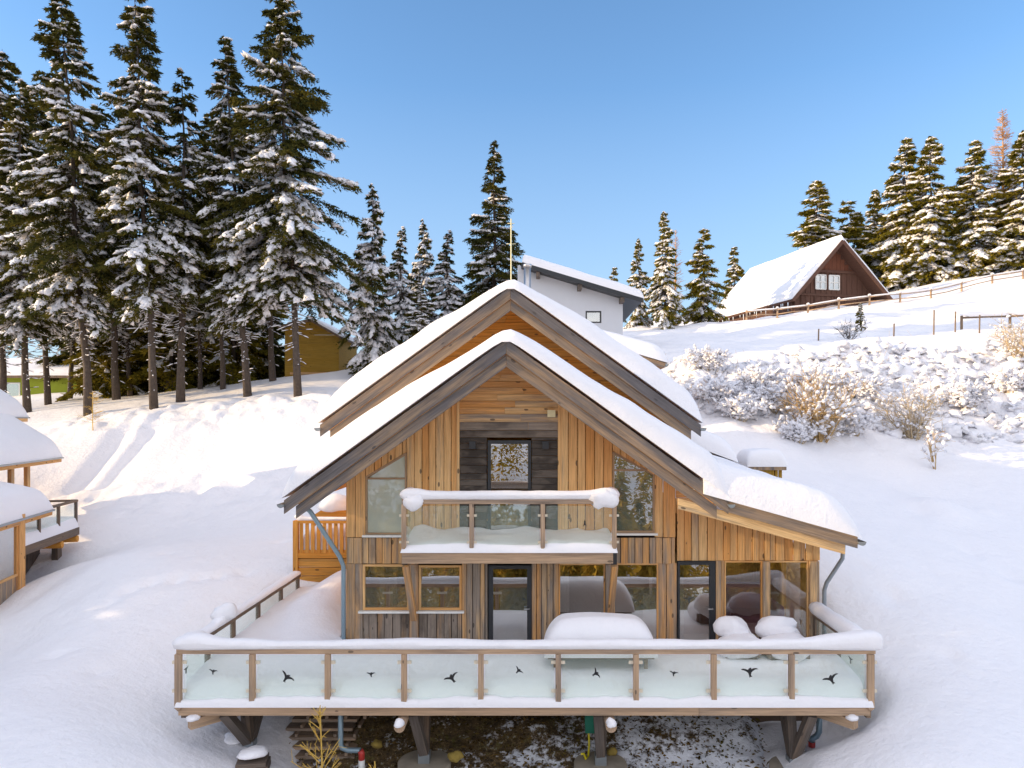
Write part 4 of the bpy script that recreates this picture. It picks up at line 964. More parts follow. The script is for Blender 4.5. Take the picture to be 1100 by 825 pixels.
FILL = [spruce(31, 12, 3.0, .6, .35, dead=False, top=.7, gaps=.08, big=1.35), spruce(32, 10, 2.8, .5, .3, 'spruce_sunlit', dead=False, top=.7, gaps=.1, big=1.35)]  # second variant's needles have sunlight painted in
for i, (pxb, pyt, Y, lab) in enumerate(((84, 300, 58, 'low bushy spruce in the gloom left of the leftmost tall trunk'), (112, 310, 50, 'low bushy spruce in the gloom right of the leftmost tall trunk'), (150, 290, 53, 'low bushy spruce in the gloom left of the thick bare trunk'), (183, 300, 50, 'low bushy spruce between the thick and the thin bare trunks'), (214, 290, 52, 'low bushy spruce in the gloom right of the thin trunk'), (250, 295, 51, 'low bushy spruce in the gloom left of the slim tall trunk'), (284, 300, 54, 'low bushy spruce in the gloom left of the widest spruce'), 
        (130, 250, 60, 'bushy spruce far back behind the thick bare trunk'), (235, 250, 60, 'bushy spruce far back behind the slim tall trunk'), (190, 240, 63, 'bushy spruce farthest back in the middle of the dark wood'), (100, 260, 66, 'bushy spruce far back right of the lime green house'), (275, 270, 62, 'bushy spruce far back just left of the ochre shed'))):
    tree_at('bushy_spruce', FILL[i % 2], pxb, pyt, Y, lab, group=G2b, wid=1.25)
G3 = 'snow plastered spruces behind the chalet'
tree_at('snowy_spruce', MID[0], 400, 198, 47, 'dense snow plastered spruce standing alone just right of the ochre shed', group=G3, wid=.8)
tree_at('snowy_spruce', MID[1], 431, 243, 52, 'narrow snow plastered spruce, second in the group behind the chalet', group=G3, wid=.85)
tree_at('snowy_spruce', MID[0], 455, 236, 54, 'snow plastered spruce in the middle of the group behind the chalet', group=G3, wid=.8)
tree_at('snowy_spruce', MID[1], 481, 247, 51, 'snow plastered spruce next left of the tall dark one behind the chalet', group=G3, wid=1.0)
tree_at('snowy_spruce', MID[2], 531, 150, 50, 'tallest dark spruce behind the chalet ridge, beside the mast', group=G3, wid=1.05)
tree_at('snowy_spruce', MID[0], 452, 305, 45, 'low white snow plastered spruce close behind the left roof slope', group=G3, wid=1.25)
G4 = 'sunlit spruces behind the white house'
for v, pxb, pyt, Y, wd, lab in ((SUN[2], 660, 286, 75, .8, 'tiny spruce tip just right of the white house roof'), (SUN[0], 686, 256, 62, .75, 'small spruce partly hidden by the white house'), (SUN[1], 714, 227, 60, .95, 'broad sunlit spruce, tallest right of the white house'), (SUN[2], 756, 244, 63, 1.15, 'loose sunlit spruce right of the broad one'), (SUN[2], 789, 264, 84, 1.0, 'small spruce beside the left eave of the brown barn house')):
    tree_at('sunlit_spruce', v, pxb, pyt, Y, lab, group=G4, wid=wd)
G5 = 'sunlit spruces on the hilltop to the right'
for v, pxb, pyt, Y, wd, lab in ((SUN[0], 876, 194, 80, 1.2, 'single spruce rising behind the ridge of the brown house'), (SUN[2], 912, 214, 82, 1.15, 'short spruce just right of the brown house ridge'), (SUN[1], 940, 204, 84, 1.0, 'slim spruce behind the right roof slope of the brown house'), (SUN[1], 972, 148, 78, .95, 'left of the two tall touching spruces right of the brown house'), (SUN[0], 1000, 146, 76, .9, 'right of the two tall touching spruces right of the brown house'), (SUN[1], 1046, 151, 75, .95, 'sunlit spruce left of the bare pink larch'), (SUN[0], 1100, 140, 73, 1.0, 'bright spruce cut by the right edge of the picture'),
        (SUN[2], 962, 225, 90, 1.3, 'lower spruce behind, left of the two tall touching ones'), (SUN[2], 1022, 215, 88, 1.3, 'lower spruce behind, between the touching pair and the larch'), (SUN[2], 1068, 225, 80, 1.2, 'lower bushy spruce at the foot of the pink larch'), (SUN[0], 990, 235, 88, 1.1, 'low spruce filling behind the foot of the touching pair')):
    tree_at('hilltop_spruce', v, pxb, pyt, Y, lab, group=G5, wid=wd * 1.3)

def bare_tree(seed, H, mat, nb=120, spread=.28, up=.35, fine=5):
    rng = np.random.default_rng(seed); tb = MB(); tb.tube([(0, 0, -.4), (.05, 0, H * .5), (0, .04, H)], [H * .013, H * .008, .01], 7)
    z = H * (.18 + .8 * rng.random(nb)); t = z / H; a_ = rng.random(nb) * 6.28; L = H * spread * (1.05 - t) * (.5 + .7 * rng.random(nb)) + .1
    d = np.stack([np.cos(a_), np.sin(a_), up + .3 * rng.random(nb)], 1); d /= np.linalg.norm(d, axis=1, keepdims=True); b0 = np.stack([0 * z, 0 * z, z], 1); b1 = b0 + d * L[:, None]
    P0, P1, R0, R1 = [b0], [b1], [np.full(nb, .004 + .0022 * H)], [np.full(nb, .006)]
    for _ in range(fine):
        s = .3 + .65 * rng.random(nb); q = b0 + d * (L * s)[:, None]; e_ = d + rng.normal(0, .6, d.shape); e_ /= np.linalg.norm(e_, axis=1, keepdims=True)
        P0.append(q); P1.append(q + e_ * (L * .35 * (.4 + rng.random(nb)))[:, None]); R0.append(np.full(nb, .003 + .0010 * H)); R1.append(np.full(nb, .004))
    bv, bq = tubes_np(np.concatenate(P0), np.concatenate(P1), np.concatenate(R0), np.concatenate(R1), 3)
    cr = arrays('crown', bv, bq, mat); tr = bpy.data.meshes.new('trunk'); tr.from_pydata(tb.v, [], tb.f); tr.update(); tr.materials.append(mat); return dict(trunk=tr, crown=cr, H=H)
M['pinkbark'] = plain('larch_bark', (.52, .31, .16), .9, var=.3)
tree_at('bare_larch', bare_tree(5, 15, M['pinkbark'], 420, .20, .15, 8), 1077, 116, 76, 'tall bare pinkish larch between two hilltop spruces', 'larch tree')
tree_at('bare_larch', bare_tree(6, 11, M['pinkbark'], 160, .16, .3), 726, 246, 64, 'thin bare larch behind the broad sunlit spruce', 'larch tree')

# ------------------------------------------------------------------ neighbouring buildings
def roofslab(nm, corners, th, mat, par, w=.4):
    m_ = MB(); c = [Vector(p) for p in corners]; n = (c[1] - c[0]).cross(c[3] - c[0]).normalized(); n = n if n.z > 0 else -n
    m_.board(c, c[3] - c[0], -n, th, w); return m_.build(nm, mat, par)
def quad_snow(corners, T, R, seed, par, nu=30, nv=24, amp=.05, lab=None, freq=.6):
    c = [Vector(p) for p in corners]
    b = lambda u, v: (c[0] * (1 - u) + c[1] * u) * (1 - v) + (c[3] * (1 - u) + c[2] * u) * v
    s = snow_patch(b, nu, nv, (c[1] - c[0]).length, (c[3] - c[0]).length, T, R, seed, amp, freq).build('snow_cover', M['snow'], par)
    return tag(s, lab) if lab else s
# left neighbour: a sister chalet turned towards us, stepping up the slope
nb = thing('neighbour_chalet', (-20, 25, 1), 'similar timber chalet cut by the left picture edge, with three snow covered roofs', 'chalet')
dN = (P(53, 541, 26.0) - P(0, 556, 22.4)); dN.z = 0; dN.normalize(); sN = Vector((-dN.y, dN.x, 0)); sN = sN if sN.x < 0 else -sN   # sN points left, away from us
wc = P(20, 640, 23.4); wc.z = 0
m_ = MB()
def wallN(mb, o, d, l, z0, z1, wv):
    s = 0; n = d.cross(Vector((0, 0, 1)))
    while s < l - .02:
        w_ = min(random.uniform(.14, .2), l - s); k = random.choice((0, .014)); p_ = o + d * s - n * k * 0; q_ = o + d * (s + w_ - .008)
        mb.board([Vector((p_.x, p_.y, z0)), Vector((q_.x, q_.y, z0)), Vector((q_.x, q_.y, z1)), Vector((p_.x, p_.y, z1))], (0, 0, 1), n * -1, .04 + k, wv + random.uniform(-.1, .15)); s += w_
zE = PZ(552, 23.5)
wallN(m_, wc + sN * .1, sN, 3.2, .2, zE, .35); wallN(m_, wc + sN * 3.2 - dN * 1, dN, 6.6, .2, 5.9, .3); wallN(m_, wc + sN * 3.3 + dN * 5.6, sN, 6, .2, 6.0, .3); wallN(m_, wc + sN * 4.4 + dN * 1.8, dN, 7, 4, 7.2, .3)
m_.build('cladding', M['facade'], nb)
m_ = MB(); m_.beam(Vector((wc.x, wc.y, .2)), Vector((wc.x, wc.y, zE)), .26, .26, (0, 1, 0), .35); m_.build('post', M['facade'], nb)
def roofN(nm, s0, s1, l0, l1, z0, slope, T, seed, lab, gut=True):
    """eave at offset s0 (towards us), rising away to s1, from l0 to l1 along the house"""
    a_ = wc + dN * l0 + sN * s0; b_ = wc + dN * l1 + sN * s0; c_ = wc + dN * l1 + sN * s1; e_ = wc + dN * l0 + sN * s1
    for p_, s_ in ((a_, s0), (b_, s0), (c_, s1), (e_, s1)): p_.z = z0 + (s_ - s0) * slope
    r_ = roofslab(nm, [a_, b_, c_, e_], .2, M['facade'], nb, .35)
    f_ = MB(); n_ = -sN * .03; f_.beam(a_ + n_ + Vector((0, 0, -.12)), b_ + n_ + Vector((0, 0, -.12)), .05, .18, w=.25); f_.build('fascia_board', M['facade'], r_)
    g_ = MB(); g_.beam(a_ - sN * .1 + Vector((0, 0, -.03)), b_ - sN * .1 + Vector((0, 0, -.03)), .1, .06); g_.build('gutter', M['gutter'], r_)
    f_ = MB(); u_ = Vector((0, 0, -.12)); f_.beam(b_ + u_ + dN * .03, c_ + u_ + dN * .03, .05, .22, w=.55); f_.build('barge_board', M['fascia'], r_); f_ = MB(); f_.beam(a_ + u_ - dN * .03, e_ + u_ - dN * .03, .05, .22, w=.55); f_.build('barge_board', M['fascia'], r_)
    quad_snow([a_ - sN * .08 - dN * .06, b_ - sN * .08 + dN * .06, c_ + dN * .06, e_ - dN * .06], T, (.45, .6, .45, .1), seed, r_, 34, 24, .03, lab)
roofN('lean_to_roof', -.05, 3.3, -2.6, 2.4, PZ(549, 25.2), .27, .72, 31, 'deep snow on the lowest roof')
roofN('main_roof', 1.75, 6.3, -1, 8.3, PZ(491, 31), .70, .62, 32, 'deep snow on the middle roof')
roofN('upper_roof', 3.55, 8.1, 1.6, 9.6, PZ(448, 31.7) , .70, .6, 33, 'deep snow on the upper roof')
roofN('far_roof_slope', 10.85, 6.3, -1, 8.3, PZ(491, 31), -.70, .5, 34, 'snow on the far slope')
roofN('far_roof_slope', 12.6, 8.1, 1.6, 9.6, PZ(448, 31.7), -.70, .5, 35, 'snow on the far slope')
for l in (5.2, 6.6):
    m_ = MB(); p_ = wc + dN * l + sN * 2.35; m_.beam(Vector((p_.x, p_.y, 2)), Vector((p_.x, p_.y, PZ(494, 31))), .16, .16, (0, 1, 0), .3); m_.build('post', M['facade'], nb)
w0 = wc - dN * 1.0; m_ = MB(); g = MB()
n_ = dN.cross(Vector((0, 0, 1)))
a_, b_ = wc - dN * 2.3 + Vector((0, 0, 1.9)), wc - dN * .15 + Vector((0, 0, 1.9)); h_ = Vector((0, 0, zE - 2.2))
for p_, q_ in ((a_, b_), (a_ + h_, b_ + h_), (a_, a_ + h_), (b_, b_ + h_)): m_.beam(p_, q_, .08, .08)
fr = m_.build('window', M['facade'], nb); g.board([a_, b_, b_ + h_, a_ + h_], dN, n_, .01); g.build('glass', M['win'], fr)
m_ = MB(); wallN(m_, wc - dN * 2.6, dN, 2.6, .0, 1.85, .75); m_.build('lower_cladding', M['facade'], nb)
# its side deck
nd = thing('neighbour_deck', tuple(P(60, 600, 26)), 'small raised deck with glass railing on the neighbouring chalet at left', 'deck')
e0, e1 = P(18, 592, 23.6), P(82, 565, 28.2); zd = e1.z - .05; e0.z = e1.z = zd
m_ = MB(); m_.board([e0, e1, e1 + sN * 3.2, e0 + sN * 3.2], e1 - e0, (0, 0, -1), .12, .6); m_.build('deck_boards', M['timber'], nd)
m_ = MB(); m_.beam(e0 - sN * .06 + Vector((0, 0, -.14)), e1 - sN * .06 + Vector((0, 0, -.14)), .1, .3, w=.6); m_.beam(e1 + dN * .05 + Vector((0, 0, -.14)), e1 + sN * 3 + dN * .05 + Vector((0, 0, -.14)), .1, .3, w=.5); m_.build('edge_beam', M['timber'], nd)
for k in (.0, .33, .66, .99):
    p_ = e0.lerp(e1, k); m_ = MB(); m_.beam(p_ + Vector((0, 0, -.2)), p_ + Vector((0, 0, 1.02)), .09, .09, (0, 1, 0), .5); m_.build('balustrade_post', M['timber'], nd)
    if k < .9:
        q_ = e0.lerp(e1, k + .33); m_ = MB(); u_ = (q_ - p_).normalized(); m_.board([p_ + u_ * .08 + Vector((0, 0, .1)), q_ - u_ * .08 + Vector((0, 0, .1)), q_ - u_ * .08 + Vector((0, 0, .95)), p_ + u_ * .08 + Vector((0, 0, .95))], u_, sN, .012); m_.build('glass_pane', M['gpane'], nd)
m_ = MB(); m_.beam(e0 + Vector((0, 0, 1.06)), e1 + Vector((0, 0, 1.06)), .14, .08, w=.5); m_.beam(e1 + Vector((0, 0, 1.06)), e1 + sN * 3 + Vector((0, 0, 1.06)), .14, .08, w=.5); m_.build('handrail', M['timber'], nd)
quad_snow([e0 - sN * .1, e1 - sN * .1, e1 + sN * 3, e0 + sN * 3], .45, (.1, .15, .2, 0), 41, nd, 30, 20, .06)
for k in (.25, .9):
    p_ = e0.lerp(e1, k) + sN * .5; m_ = MB(); m_.beam(p_ + Vector((0, 0, -.3)), Vector((p_.x, p_.y, ground(p_.x, p_.y) - .3)), .24, .24, (0, 1, 0), .6); m_.build('post', M['timber'], nd)
for k in (.66, .95):
    p_ = e0.lerp(e1, k) - sN * .14 + Vector((0, 0, -.42)); m_ = MB(); m_.tube([p_, p_ + sN * 2.5], .13, 12, .1, True, False); m_.build('log_beam', M['orange'], nd)

m_ = MB(); wallN(m_, e0 + sN * 1.1 - dN * .3, dN, 5, -.4, zd - .2, .95); tag(m_.build('base_wall', M['timber'], nd), 'dark boarding added to stand in for the dark gully under the deck')  # dark boards added for the recessed darkness under the deck
# ochre timber terrace behind the left corner
tt = thing('ochre_terrace', (PX(345, 20.5), 20.5, 2.0), 'small ochre timber terrace with picket railing behind the left corner of the chalet', 'terrace')
ty = 20.4; tx0, tx1 = PX(316, ty), PX(376, ty) + 1.0
m_ = MB(); z = PZ(628, ty)
while z < PZ(599, ty): m_.box(tx0 + .08, tx1, ty, ty + .05, z + .006, z + .24, .15); z += .25
m_.build('plank_wall', M['orange'], tt)
m_ = MB(); m_.box(tx0, tx1, ty - .04, ty + .03, PZ(599, ty), PZ(594, ty), .1); m_.box(tx0, tx1, ty - .05, ty + .08, PZ(562, ty), PZ(559, ty), .1); m_.box(tx0 - .02, tx0 + .12, ty - .06, ty + .08, PZ(622, ty), PZ(560, ty) + .02, .1)
m_.build('railing_frame', M['orange'], tt)
m_ = MB(); x = tx0 + .16
while x < tx1 - .1: m_.box(x, x + .10, ty - .025, ty + .005, PZ(595, ty), PZ(561.5, ty) - .002, .08); x += .165
m_.build('picket_railing', M['orange'], tt)
m_ = MB(); m_.box(tx0 + .05, tx1, ty + .06, 23.2, PZ(602, ty), PZ(600, ty), .3); m_.build('deck_boards', M['orange'], tt)
quad_snow([(tx0 + .1, ty + .04, PZ(600, ty)), (tx1, ty + .04, PZ(600, ty)), (tx1, 23.1, PZ(600, ty)), (tx0 + .1, 23.1, PZ(600, ty))], .75, (.2, .1, .2, .1), 44, tt, 24, 18, .1)
sn = MB(); snow_roll(sn, [(tx0, ty + .02, PZ(559, ty)), (tx1, ty + .02, PZ(559, ty))], .2, lambda t: .10 + .16 * math.exp(-((t - .08) / .14) ** 2), 4); sn.build('rail_snow', M['snow'], tt)
bx = thing('snowed_wood_bin', (PX(355, 22), 22, PZ(590, 22)), 'ochre box with a slanting lid and thick snow on the picket terrace', 'box')
m_ = MB(); m_.board([(PX(338, 22), 21.8, PZ(585, 22)), (PX(376, 22), 21.8, PZ(585, 22)), (PX(376, 22), 21.8, PZ(545, 22)), (PX(355, 22), 21.8, PZ(542, 22)), (PX(338, 22), 21.8, PZ(553, 22))], (1, 0, 0), (0, 1, 0), .8, .1); m_.build('box_body', M['orange'], bx)
sn = MB(); blob(sn, (PX(362, 22), 22.2, PZ(545, 22)), .65, .6, .42, 5); sn.build('snow_cap', M['snow'], bx)

# small timber shelter with a snow cap, right of the chalet
ys = 22.5; sx0, sx1 = PX(804, ys), PX(842, ys); zt = PZ(503, ys); xc = PX(828, ys)
sh = thing('timber_shelter', (PX(823, ys), ys + .5, ground(PX(823, ys), ys + .5)), 'small ochre timber shelter wearing a square snow cap beside the lean-to roof', 'shelter')
m_ = MB(); m_.box(sx0 + .05, xc, ys, ys + 1.2, 3.5, zt - .06, .2); x = xc + .02
while x < sx1 - .05: m_.box(x, x + .09, ys + .04, ys + .12, 3.5, zt - .06, .1); x += .13
m_.box(xc, sx1 - .05, ys + .5, ys + 1.2, 3.5, zt - .1, .5); m_.build('board_wall', M['yellow'], sh)
m_ = MB(); m_.box(sx0 - .05, sx1 + .05, ys - .1, ys + 1.3, zt - .055, zt + .05, .5); ro = m_.build('flat_roof', M['fascia'], sh)
quad_snow([(sx0 - .08, ys - .12, zt + .05), (sx1 + .1, ys - .12, zt + .05), (sx1 + .1, ys + 1.3, zt + .05), (sx0 - .08, ys + 1.3, zt + .05)], .52, (.25, .25, .22, .2), 46, ro, 20, 16, .05)

# ochre shed at the end of the tall trees
yo = 50; so_ = thing('ochre_shed', (PX(335, yo), yo, PZ(403, yo)), 'ochre boarded shed with a steep roof at the right end of the tall trees', 'shed')
ox0, ox1 = PX(306, yo), PX(364, yo); oz0, ozl, ozr = PZ(404, yo) - .3, PZ(338, yo), PZ(363, yo)
apx = PX(334, yo)
m_ = MB(); zz = oz0
def oline(x): return np.interp(x, [ox0, apx, ox1], [PZ(352, yo), PZ(345, yo), PZ(361, yo)])
boards_h(m_, oz0, PZ(345, yo), lambda z: ox0 if z < PZ(352, yo) else np.interp(z, [PZ(352, yo), PZ(345, yo)], [ox0, apx]), lambda z: ox1 if z < PZ(361, yo) else np.interp(z, [PZ(361, yo), PZ(345, yo)], [ox1, apx]), yo, .05, .2, .28)
m_.box(ox0, ox1, yo + .02, yo + 5, oz0, PZ(362, yo), .1); m_.build('board_wall', M['yellow'], so_)
r1 = roofslab('roof', [(apx, yo - .35, PZ(343, yo)), (ox1 + .35, yo - .35, PZ(363, yo)), (ox1 + .35, yo + 5.3, PZ(363, yo)), (apx, yo + 5.3, PZ(343, yo))], .14, M['timber'], so_)
quad_snow([(apx - .1, yo - .4, PZ(342, yo)), (ox1 + .3, yo - .4, PZ(362.5, yo)), (ox1 + .3, yo + 5.3, PZ(362.5, yo)), (apx - .1, yo + 5.3, PZ(342, yo))], .22, (.1, .15, .1, .1), 48, r1)
r2 = roofslab('roof', [(ox0 - .4, yo - .35, PZ(351, yo)), (apx, yo - .35, PZ(343, yo)), (apx, yo + 5.3, PZ(343, yo)), (ox0 - .4, yo + 5.3, PZ(351, yo))], .14, M['timber'], so_)
m_ = MB(); m_.box(ox0 + .4, ox1, yo - .12, yo - .02, PZ(402.5, yo), PZ(400, yo), .2); m_.build('base_board', M['facade'], so_)

# lime green house deep behind the left trees
yl = 56; lg = thing('lime_green_house', (PX(40, yl), yl, PZ(445, yl)), 'lime green house half hidden behind the trunks at the left edge', 'house')
m_ = MB(); m_.box(PX(-30, yl), PX(88, yl), yl, yl + 7, PZ(455, yl), PZ(405, yl)); m_.build('wall', M['lime'], lg)
r1 = roofslab('roof', [(PX(-35, yl), yl - .8, PZ(404, yl)), (PX(94, yl), yl - .8, PZ(404, yl)), (PX(94, yl), yl + 4, PZ(386, yl)), (PX(-35, yl), yl + 4, PZ(386, yl))], .2, M['timber'], lg)
roofslab('roof', [(PX(-35, yl), yl + 4, PZ(386, yl)), (PX(94, yl), yl + 4, PZ(386, yl)), (PX(94, yl), yl + 8, PZ(404, yl)), (PX(-35, yl), yl + 8, PZ(404, yl))], .2, M['timber'], lg)
quad_snow([(PX(-35, yl), yl - .8, PZ(404, yl)), (PX(94, yl), yl - .8, PZ(404, yl)), (PX(94, yl), yl + 4, PZ(386, yl)), (PX(-35, yl), yl + 4, PZ(386, yl))], .45, (.2, .2, .3, .2), 50, r1)
m_ = MB(); framebox(m_, PX(4, yl), PX(22, yl), PZ(430, yl), PZ(411, yl), yl - .06, .1); w_ = m_.build('window', M['white'], lg); m_ = MB(); m_.box(PX(4, yl) + .1, PX(22, yl) - .1, yl - .04, yl - .02, PZ(430, yl) + .1, PZ(411, yl) - .1); m_.build('glass', M['win'], w_)

# white rendered house above
yh = 44; wh = thing('white_house', (PX(630, yh), yh, 12), 'white rendered house with a low snowy roof above the chalet ridge', 'house')
hx0, hx1 = PX(556, yh), PX(669, yh); hz = lambda px: PZ(288 + (px - 570) * .30, yh)
wx0, wx1, wz0, wz1 = PX(629, yh), PX(646, yh), PZ(347, yh), PZ(334, yh)
m_ = MB(); T_ = lambda x: hz(x * F / yh + CX) - .05
for xa, xb, za, zb in ((hx0, wx0, 9, None), (wx1, hx1, 9, None), (wx0, wx1, 9, wz0)):
    m_.board([(xa, yh, za), (xb, yh, za), (xb, yh, zb or T_(xb)), (xa, yh, zb or T_(xa))], (1, 0, 0), (0, 1, 0), .3)
m_.board([(wx0, yh, wz1), (wx1, yh, wz1), (wx1, yh, T_(wx1)), (wx0, yh, T_(wx0))], (1, 0, 0), (0, 1, 0), .3)
m_.box(hx1 - .3, hx1 - .001, yh + .3, yh + 9, 9, T_(hx1)); m_.box(hx0, hx0 + .3, yh + .3, yh + 9, 9, T_(hx1)); m_.build('wall', M['render'], wh)
cr = [(PX(561, yh), yh - .9, hz(561)), (PX(688, yh), yh - .9, hz(688)), (PX(688, yh), yh + 9.6, hz(688)), (PX(561, yh), yh + 9.6, hz(561))]
ro = roofslab('roof', cr, .22, M['dark'], wh)
m_ = MB(); m_.beam(Vector(cr[0]) + Vector((0, -.02, -.12)), Vector(cr[1]) + Vector((0, -.02, -.12)), .06, .26, w=.9); m_.build('barge_board', M['dark'], ro)
for px in (578, 622, 667):
    m_ = MB(); m_.box(PX(px, yh) - .12, PX(px, yh) + .12, yh - .85, yh + .05, hz(px) - .55, hz(px) - .26, .9); m_.build('purlin', M['timber'], ro)
quad_snow([(cr[0][0], cr[0][1] - .05, cr[0][2]), (cr[1][0] + .1, cr[1][1] - .05, cr[1][2]), cr[2], cr[3]], .55, (.2, .35, .3, .3), 52, ro, 34, 20, .04)
m_ = MB(); framebox(m_, wx0, wx1, wz0, wz1, yh + .02, .09); w_ = m_.build('window', M['dark'], wh); m_ = MB(); m_.box(wx0 + .09, wx1 - .09, yh + .05, yh + .07, wz0 + .09, wz1 - .09); m_.build('glass', M['winblue'], w_)
m_ = MB(); fx = PX(566.5, 41); m_.tube([(fx, 41, 10), (fx, 41, PZ(288, 41))], .20, 18); m_.tube([(fx, 41, PZ(287, 41)), (fx, 41, PZ(284, 41))], .25, 18); tag(m_.build('chimney_flue', M['steel'], chalet), 'shiny steel chimney flue')
m_ = MB(); m_.box(wx0 + .05, wx1 - .05, yh + .2, yh + .25, wz0, wz1); m_.build('curtain', M['curtain'], wh)

# brown house on the hill: gable to the right front, long snowy roof to the left
br = thing('brown_house', tuple(P(880, 335, 64)), 'dark brown timber house on the hill with a long snow covered roof', 'house')
A = P(904.5, 258, 62.5)
gd = Vector((.978, .21, 0)).normalized(); rd = Vector((-.258, .966, 0)).normalized()      # along the gable / along the ridge
def Bp(s, l, z): p = Vector((A.x, A.y, 0)) + gd * s + rd * l; p.z = z; return p
zr = A.z; hs = 4.55; rise = 5.15
zf = lambda s: zr - abs(s) * (rise / hs)
wl, wr_ = -3.95, 3.95
m_ = MB(); s = wl; n_ = Vector((gd.y, -gd.x, 0))
zb = zr - 8.2
while s < wr_ - .05:
    s2 = min(wr_, s + .26); k = .03 * (int((s + 20) / .26) % 2)
    p_ = [Bp(s, 1.0, zb), Bp(s2 - .02, 1.0, zb), Bp(s2 - .02, 1.0, zf(s2) - .25), Bp(s, 1.0, zf(s) - .25)]
    m_.board([q_ + n_ * k for q_ in p_], (0, 0, 1), -n_, .1, .25); s = s2
m_.board([Bp(wr_, 1.1, zb), Bp(wr_, 14, zb), Bp(wr_, 14, zf(wr_) - .2), Bp(wr_, 1.1, zf(wr_) - .2)], (0, 0, 1), -gd, .1, .3)
m_.board([Bp(wl, 14, zb - 2), Bp(wl, 1.1, zb - 2), Bp(wl, 1.1, zf(wl) - .2), Bp(wl, 14, zf(wl) - .2)], (0, 0, 1), gd, .1, .3)
m_.build('board_wall', M['brown'], br)
M['red_board'] = wood('red_brown_boards', (.17, .062, .035), (.21, .08, .045), (.17, .08, .06), (.07, .03, .02))
m_ = MB()
for k in range(11):
    s0 = -2.2 + k * .4
    if zf(max(abs(s0), abs(s0 + .38))) - .35 > zr - 2.45: m_.board([Bp(s0, .96, zr - 2.5), Bp(s0 + .38, .96, zr - 2.5), Bp(s0 + .38, .96, zf(max(abs(s0), abs(s0 + .38))) - .35), Bp(s0, .96, zf(max(abs(s0), abs(s0 + .38))) - .35)], (0, 0, 1), -n_, .06, .05)
m_.build('gable_cladding', M['red_board'], br)
m_ = MB(); m_.beam(Bp(-2.3, .9, zr - 2.6), Bp(2.3, .9, zr - 2.6), .1, .22, w=.3); m_.beam(Bp(wl, .92, zr - 4.7), Bp(wr_, .92, zr - 4.7), .08, .2, w=.4)
for s in (-3.3, -2.0, -.0, 1.0, 2.4): m_.beam(Bp(s, .93, zr - 8), Bp(s, .93, zr - 4.75), .08, .1, (1, 0, 0), .4)
m_.build('trim_boards', M['brown'], br)
for s in (-1.95, -.62):
    m_ = MB(); z0_, z1_ = zr - 4.2, zr - 2.95; h_ = 1.0
    for a_, b_ in (((s, z0_), (s + h_, z0_)), ((s, z1_), (s + h_, z1_)), ((s, z0_), (s, z1_)), ((s + h_, z0_), (s + h_, z1_)), ((s + h_ / 2, z0_), (s + h_ / 2, z1_)), ((s, (z0_ + z1_) / 2), (s + h_, (z0_ + z1_) / 2))):
        m_.beam(Bp(a_[0], .88, a_[1]), Bp(b_[0], .88, b_[1]), .09, .09)
    w_ = m_.build('window', M['white'], br); m_ = MB(); m_.board([Bp(s, .9, z0_), Bp(s + h_, .9, z0_), Bp(s + h_, .9, z1_), Bp(s, .9, z1_)], gd, -n_, .02); m_.build('glass', M['winblue'], w_)
sLeft = -hs - .15
ridge0, ridge1 = Bp(0, -.1, zr), Bp(0, 15, zr)
L0, L1 = Bp(sLeft, .1, zf(sLeft)), Bp(sLeft, 15, zf(sLeft))
R0, R1 = Bp(hs + .2, -.6, zf(hs + .2)), Bp(hs + .2, 10, zf(hs + .2))
rl = roofslab('roof_slope', [L0, ridge0, ridge1, L1], .22, M['brown'], br, .3); rr_ = roofslab('roof_slope', [ridge0, R0, R1, ridge1], .22, M['brown'], br, .3)
m_ = MB(); m_.beam(L0 + Vector((0, -.04, -.12)), ridge0 + Vector((0, -.04, -.12)), .08, .3, w=.2); m_.build('barge_board', M['brown'], rl)
m_ = MB(); m_.beam(ridge0 + Vector((0, -.04, -.12)), R0 + Vector((0, -.04, -.12)), .08, .3, w=.2); m_.build('barge_board', M['brown'], rr_)
v_ = Vector((0, 0, .03))
quad_snow([L0 + v_, ridge0 + v_, ridge1 + v_, L1 + v_], .5, (.25, 0, .3, .2), 54, rl, 40, 26, .05); quad_snow([ridge0 + v_, R0 + v_, R1 + v_, ridge1 + v_], .5, (0, .3, .3, .2), 55, rr_, 26, 26, .05)
# the lean-to under its long left slope
m_ = MB(); a_, b_ = Bp(wl - .03, 1.2, 0), Bp(wl - .03, 14, 0)
for k in range(40):
    p_, q_ = a_.lerp(b_, k / 40), a_.lerp(b_, (k + .94) / 40)
    top_ = zf(wl) - .3
    m_.board([(p_.x, p_.y, top_ - 3), (q_.x, q_.y, top_ - 3), (q_.x, q_.y, top_), (p_.x, p_.y, top_)], (0, 0, 1), -gd, .06, .5)
m_.build('side_boards', M['brown'], br)
if True:
    ic = MB()
    for k in range(16):
        t_ = k / 16 * .5 + random.uniform(0, .03); p_ = L0.lerp(L1, t_ * 1.8) + Vector((-.05, 0, -.2)); ic.tube([p_, p_ + Vector((0, 0, -random.uniform(.2, .8)))], [.05, .006], 5)
    M['ice'] = plain('icicle', (.8, .86, .92), .15); ic.build('icicles', M['ice'], rl)

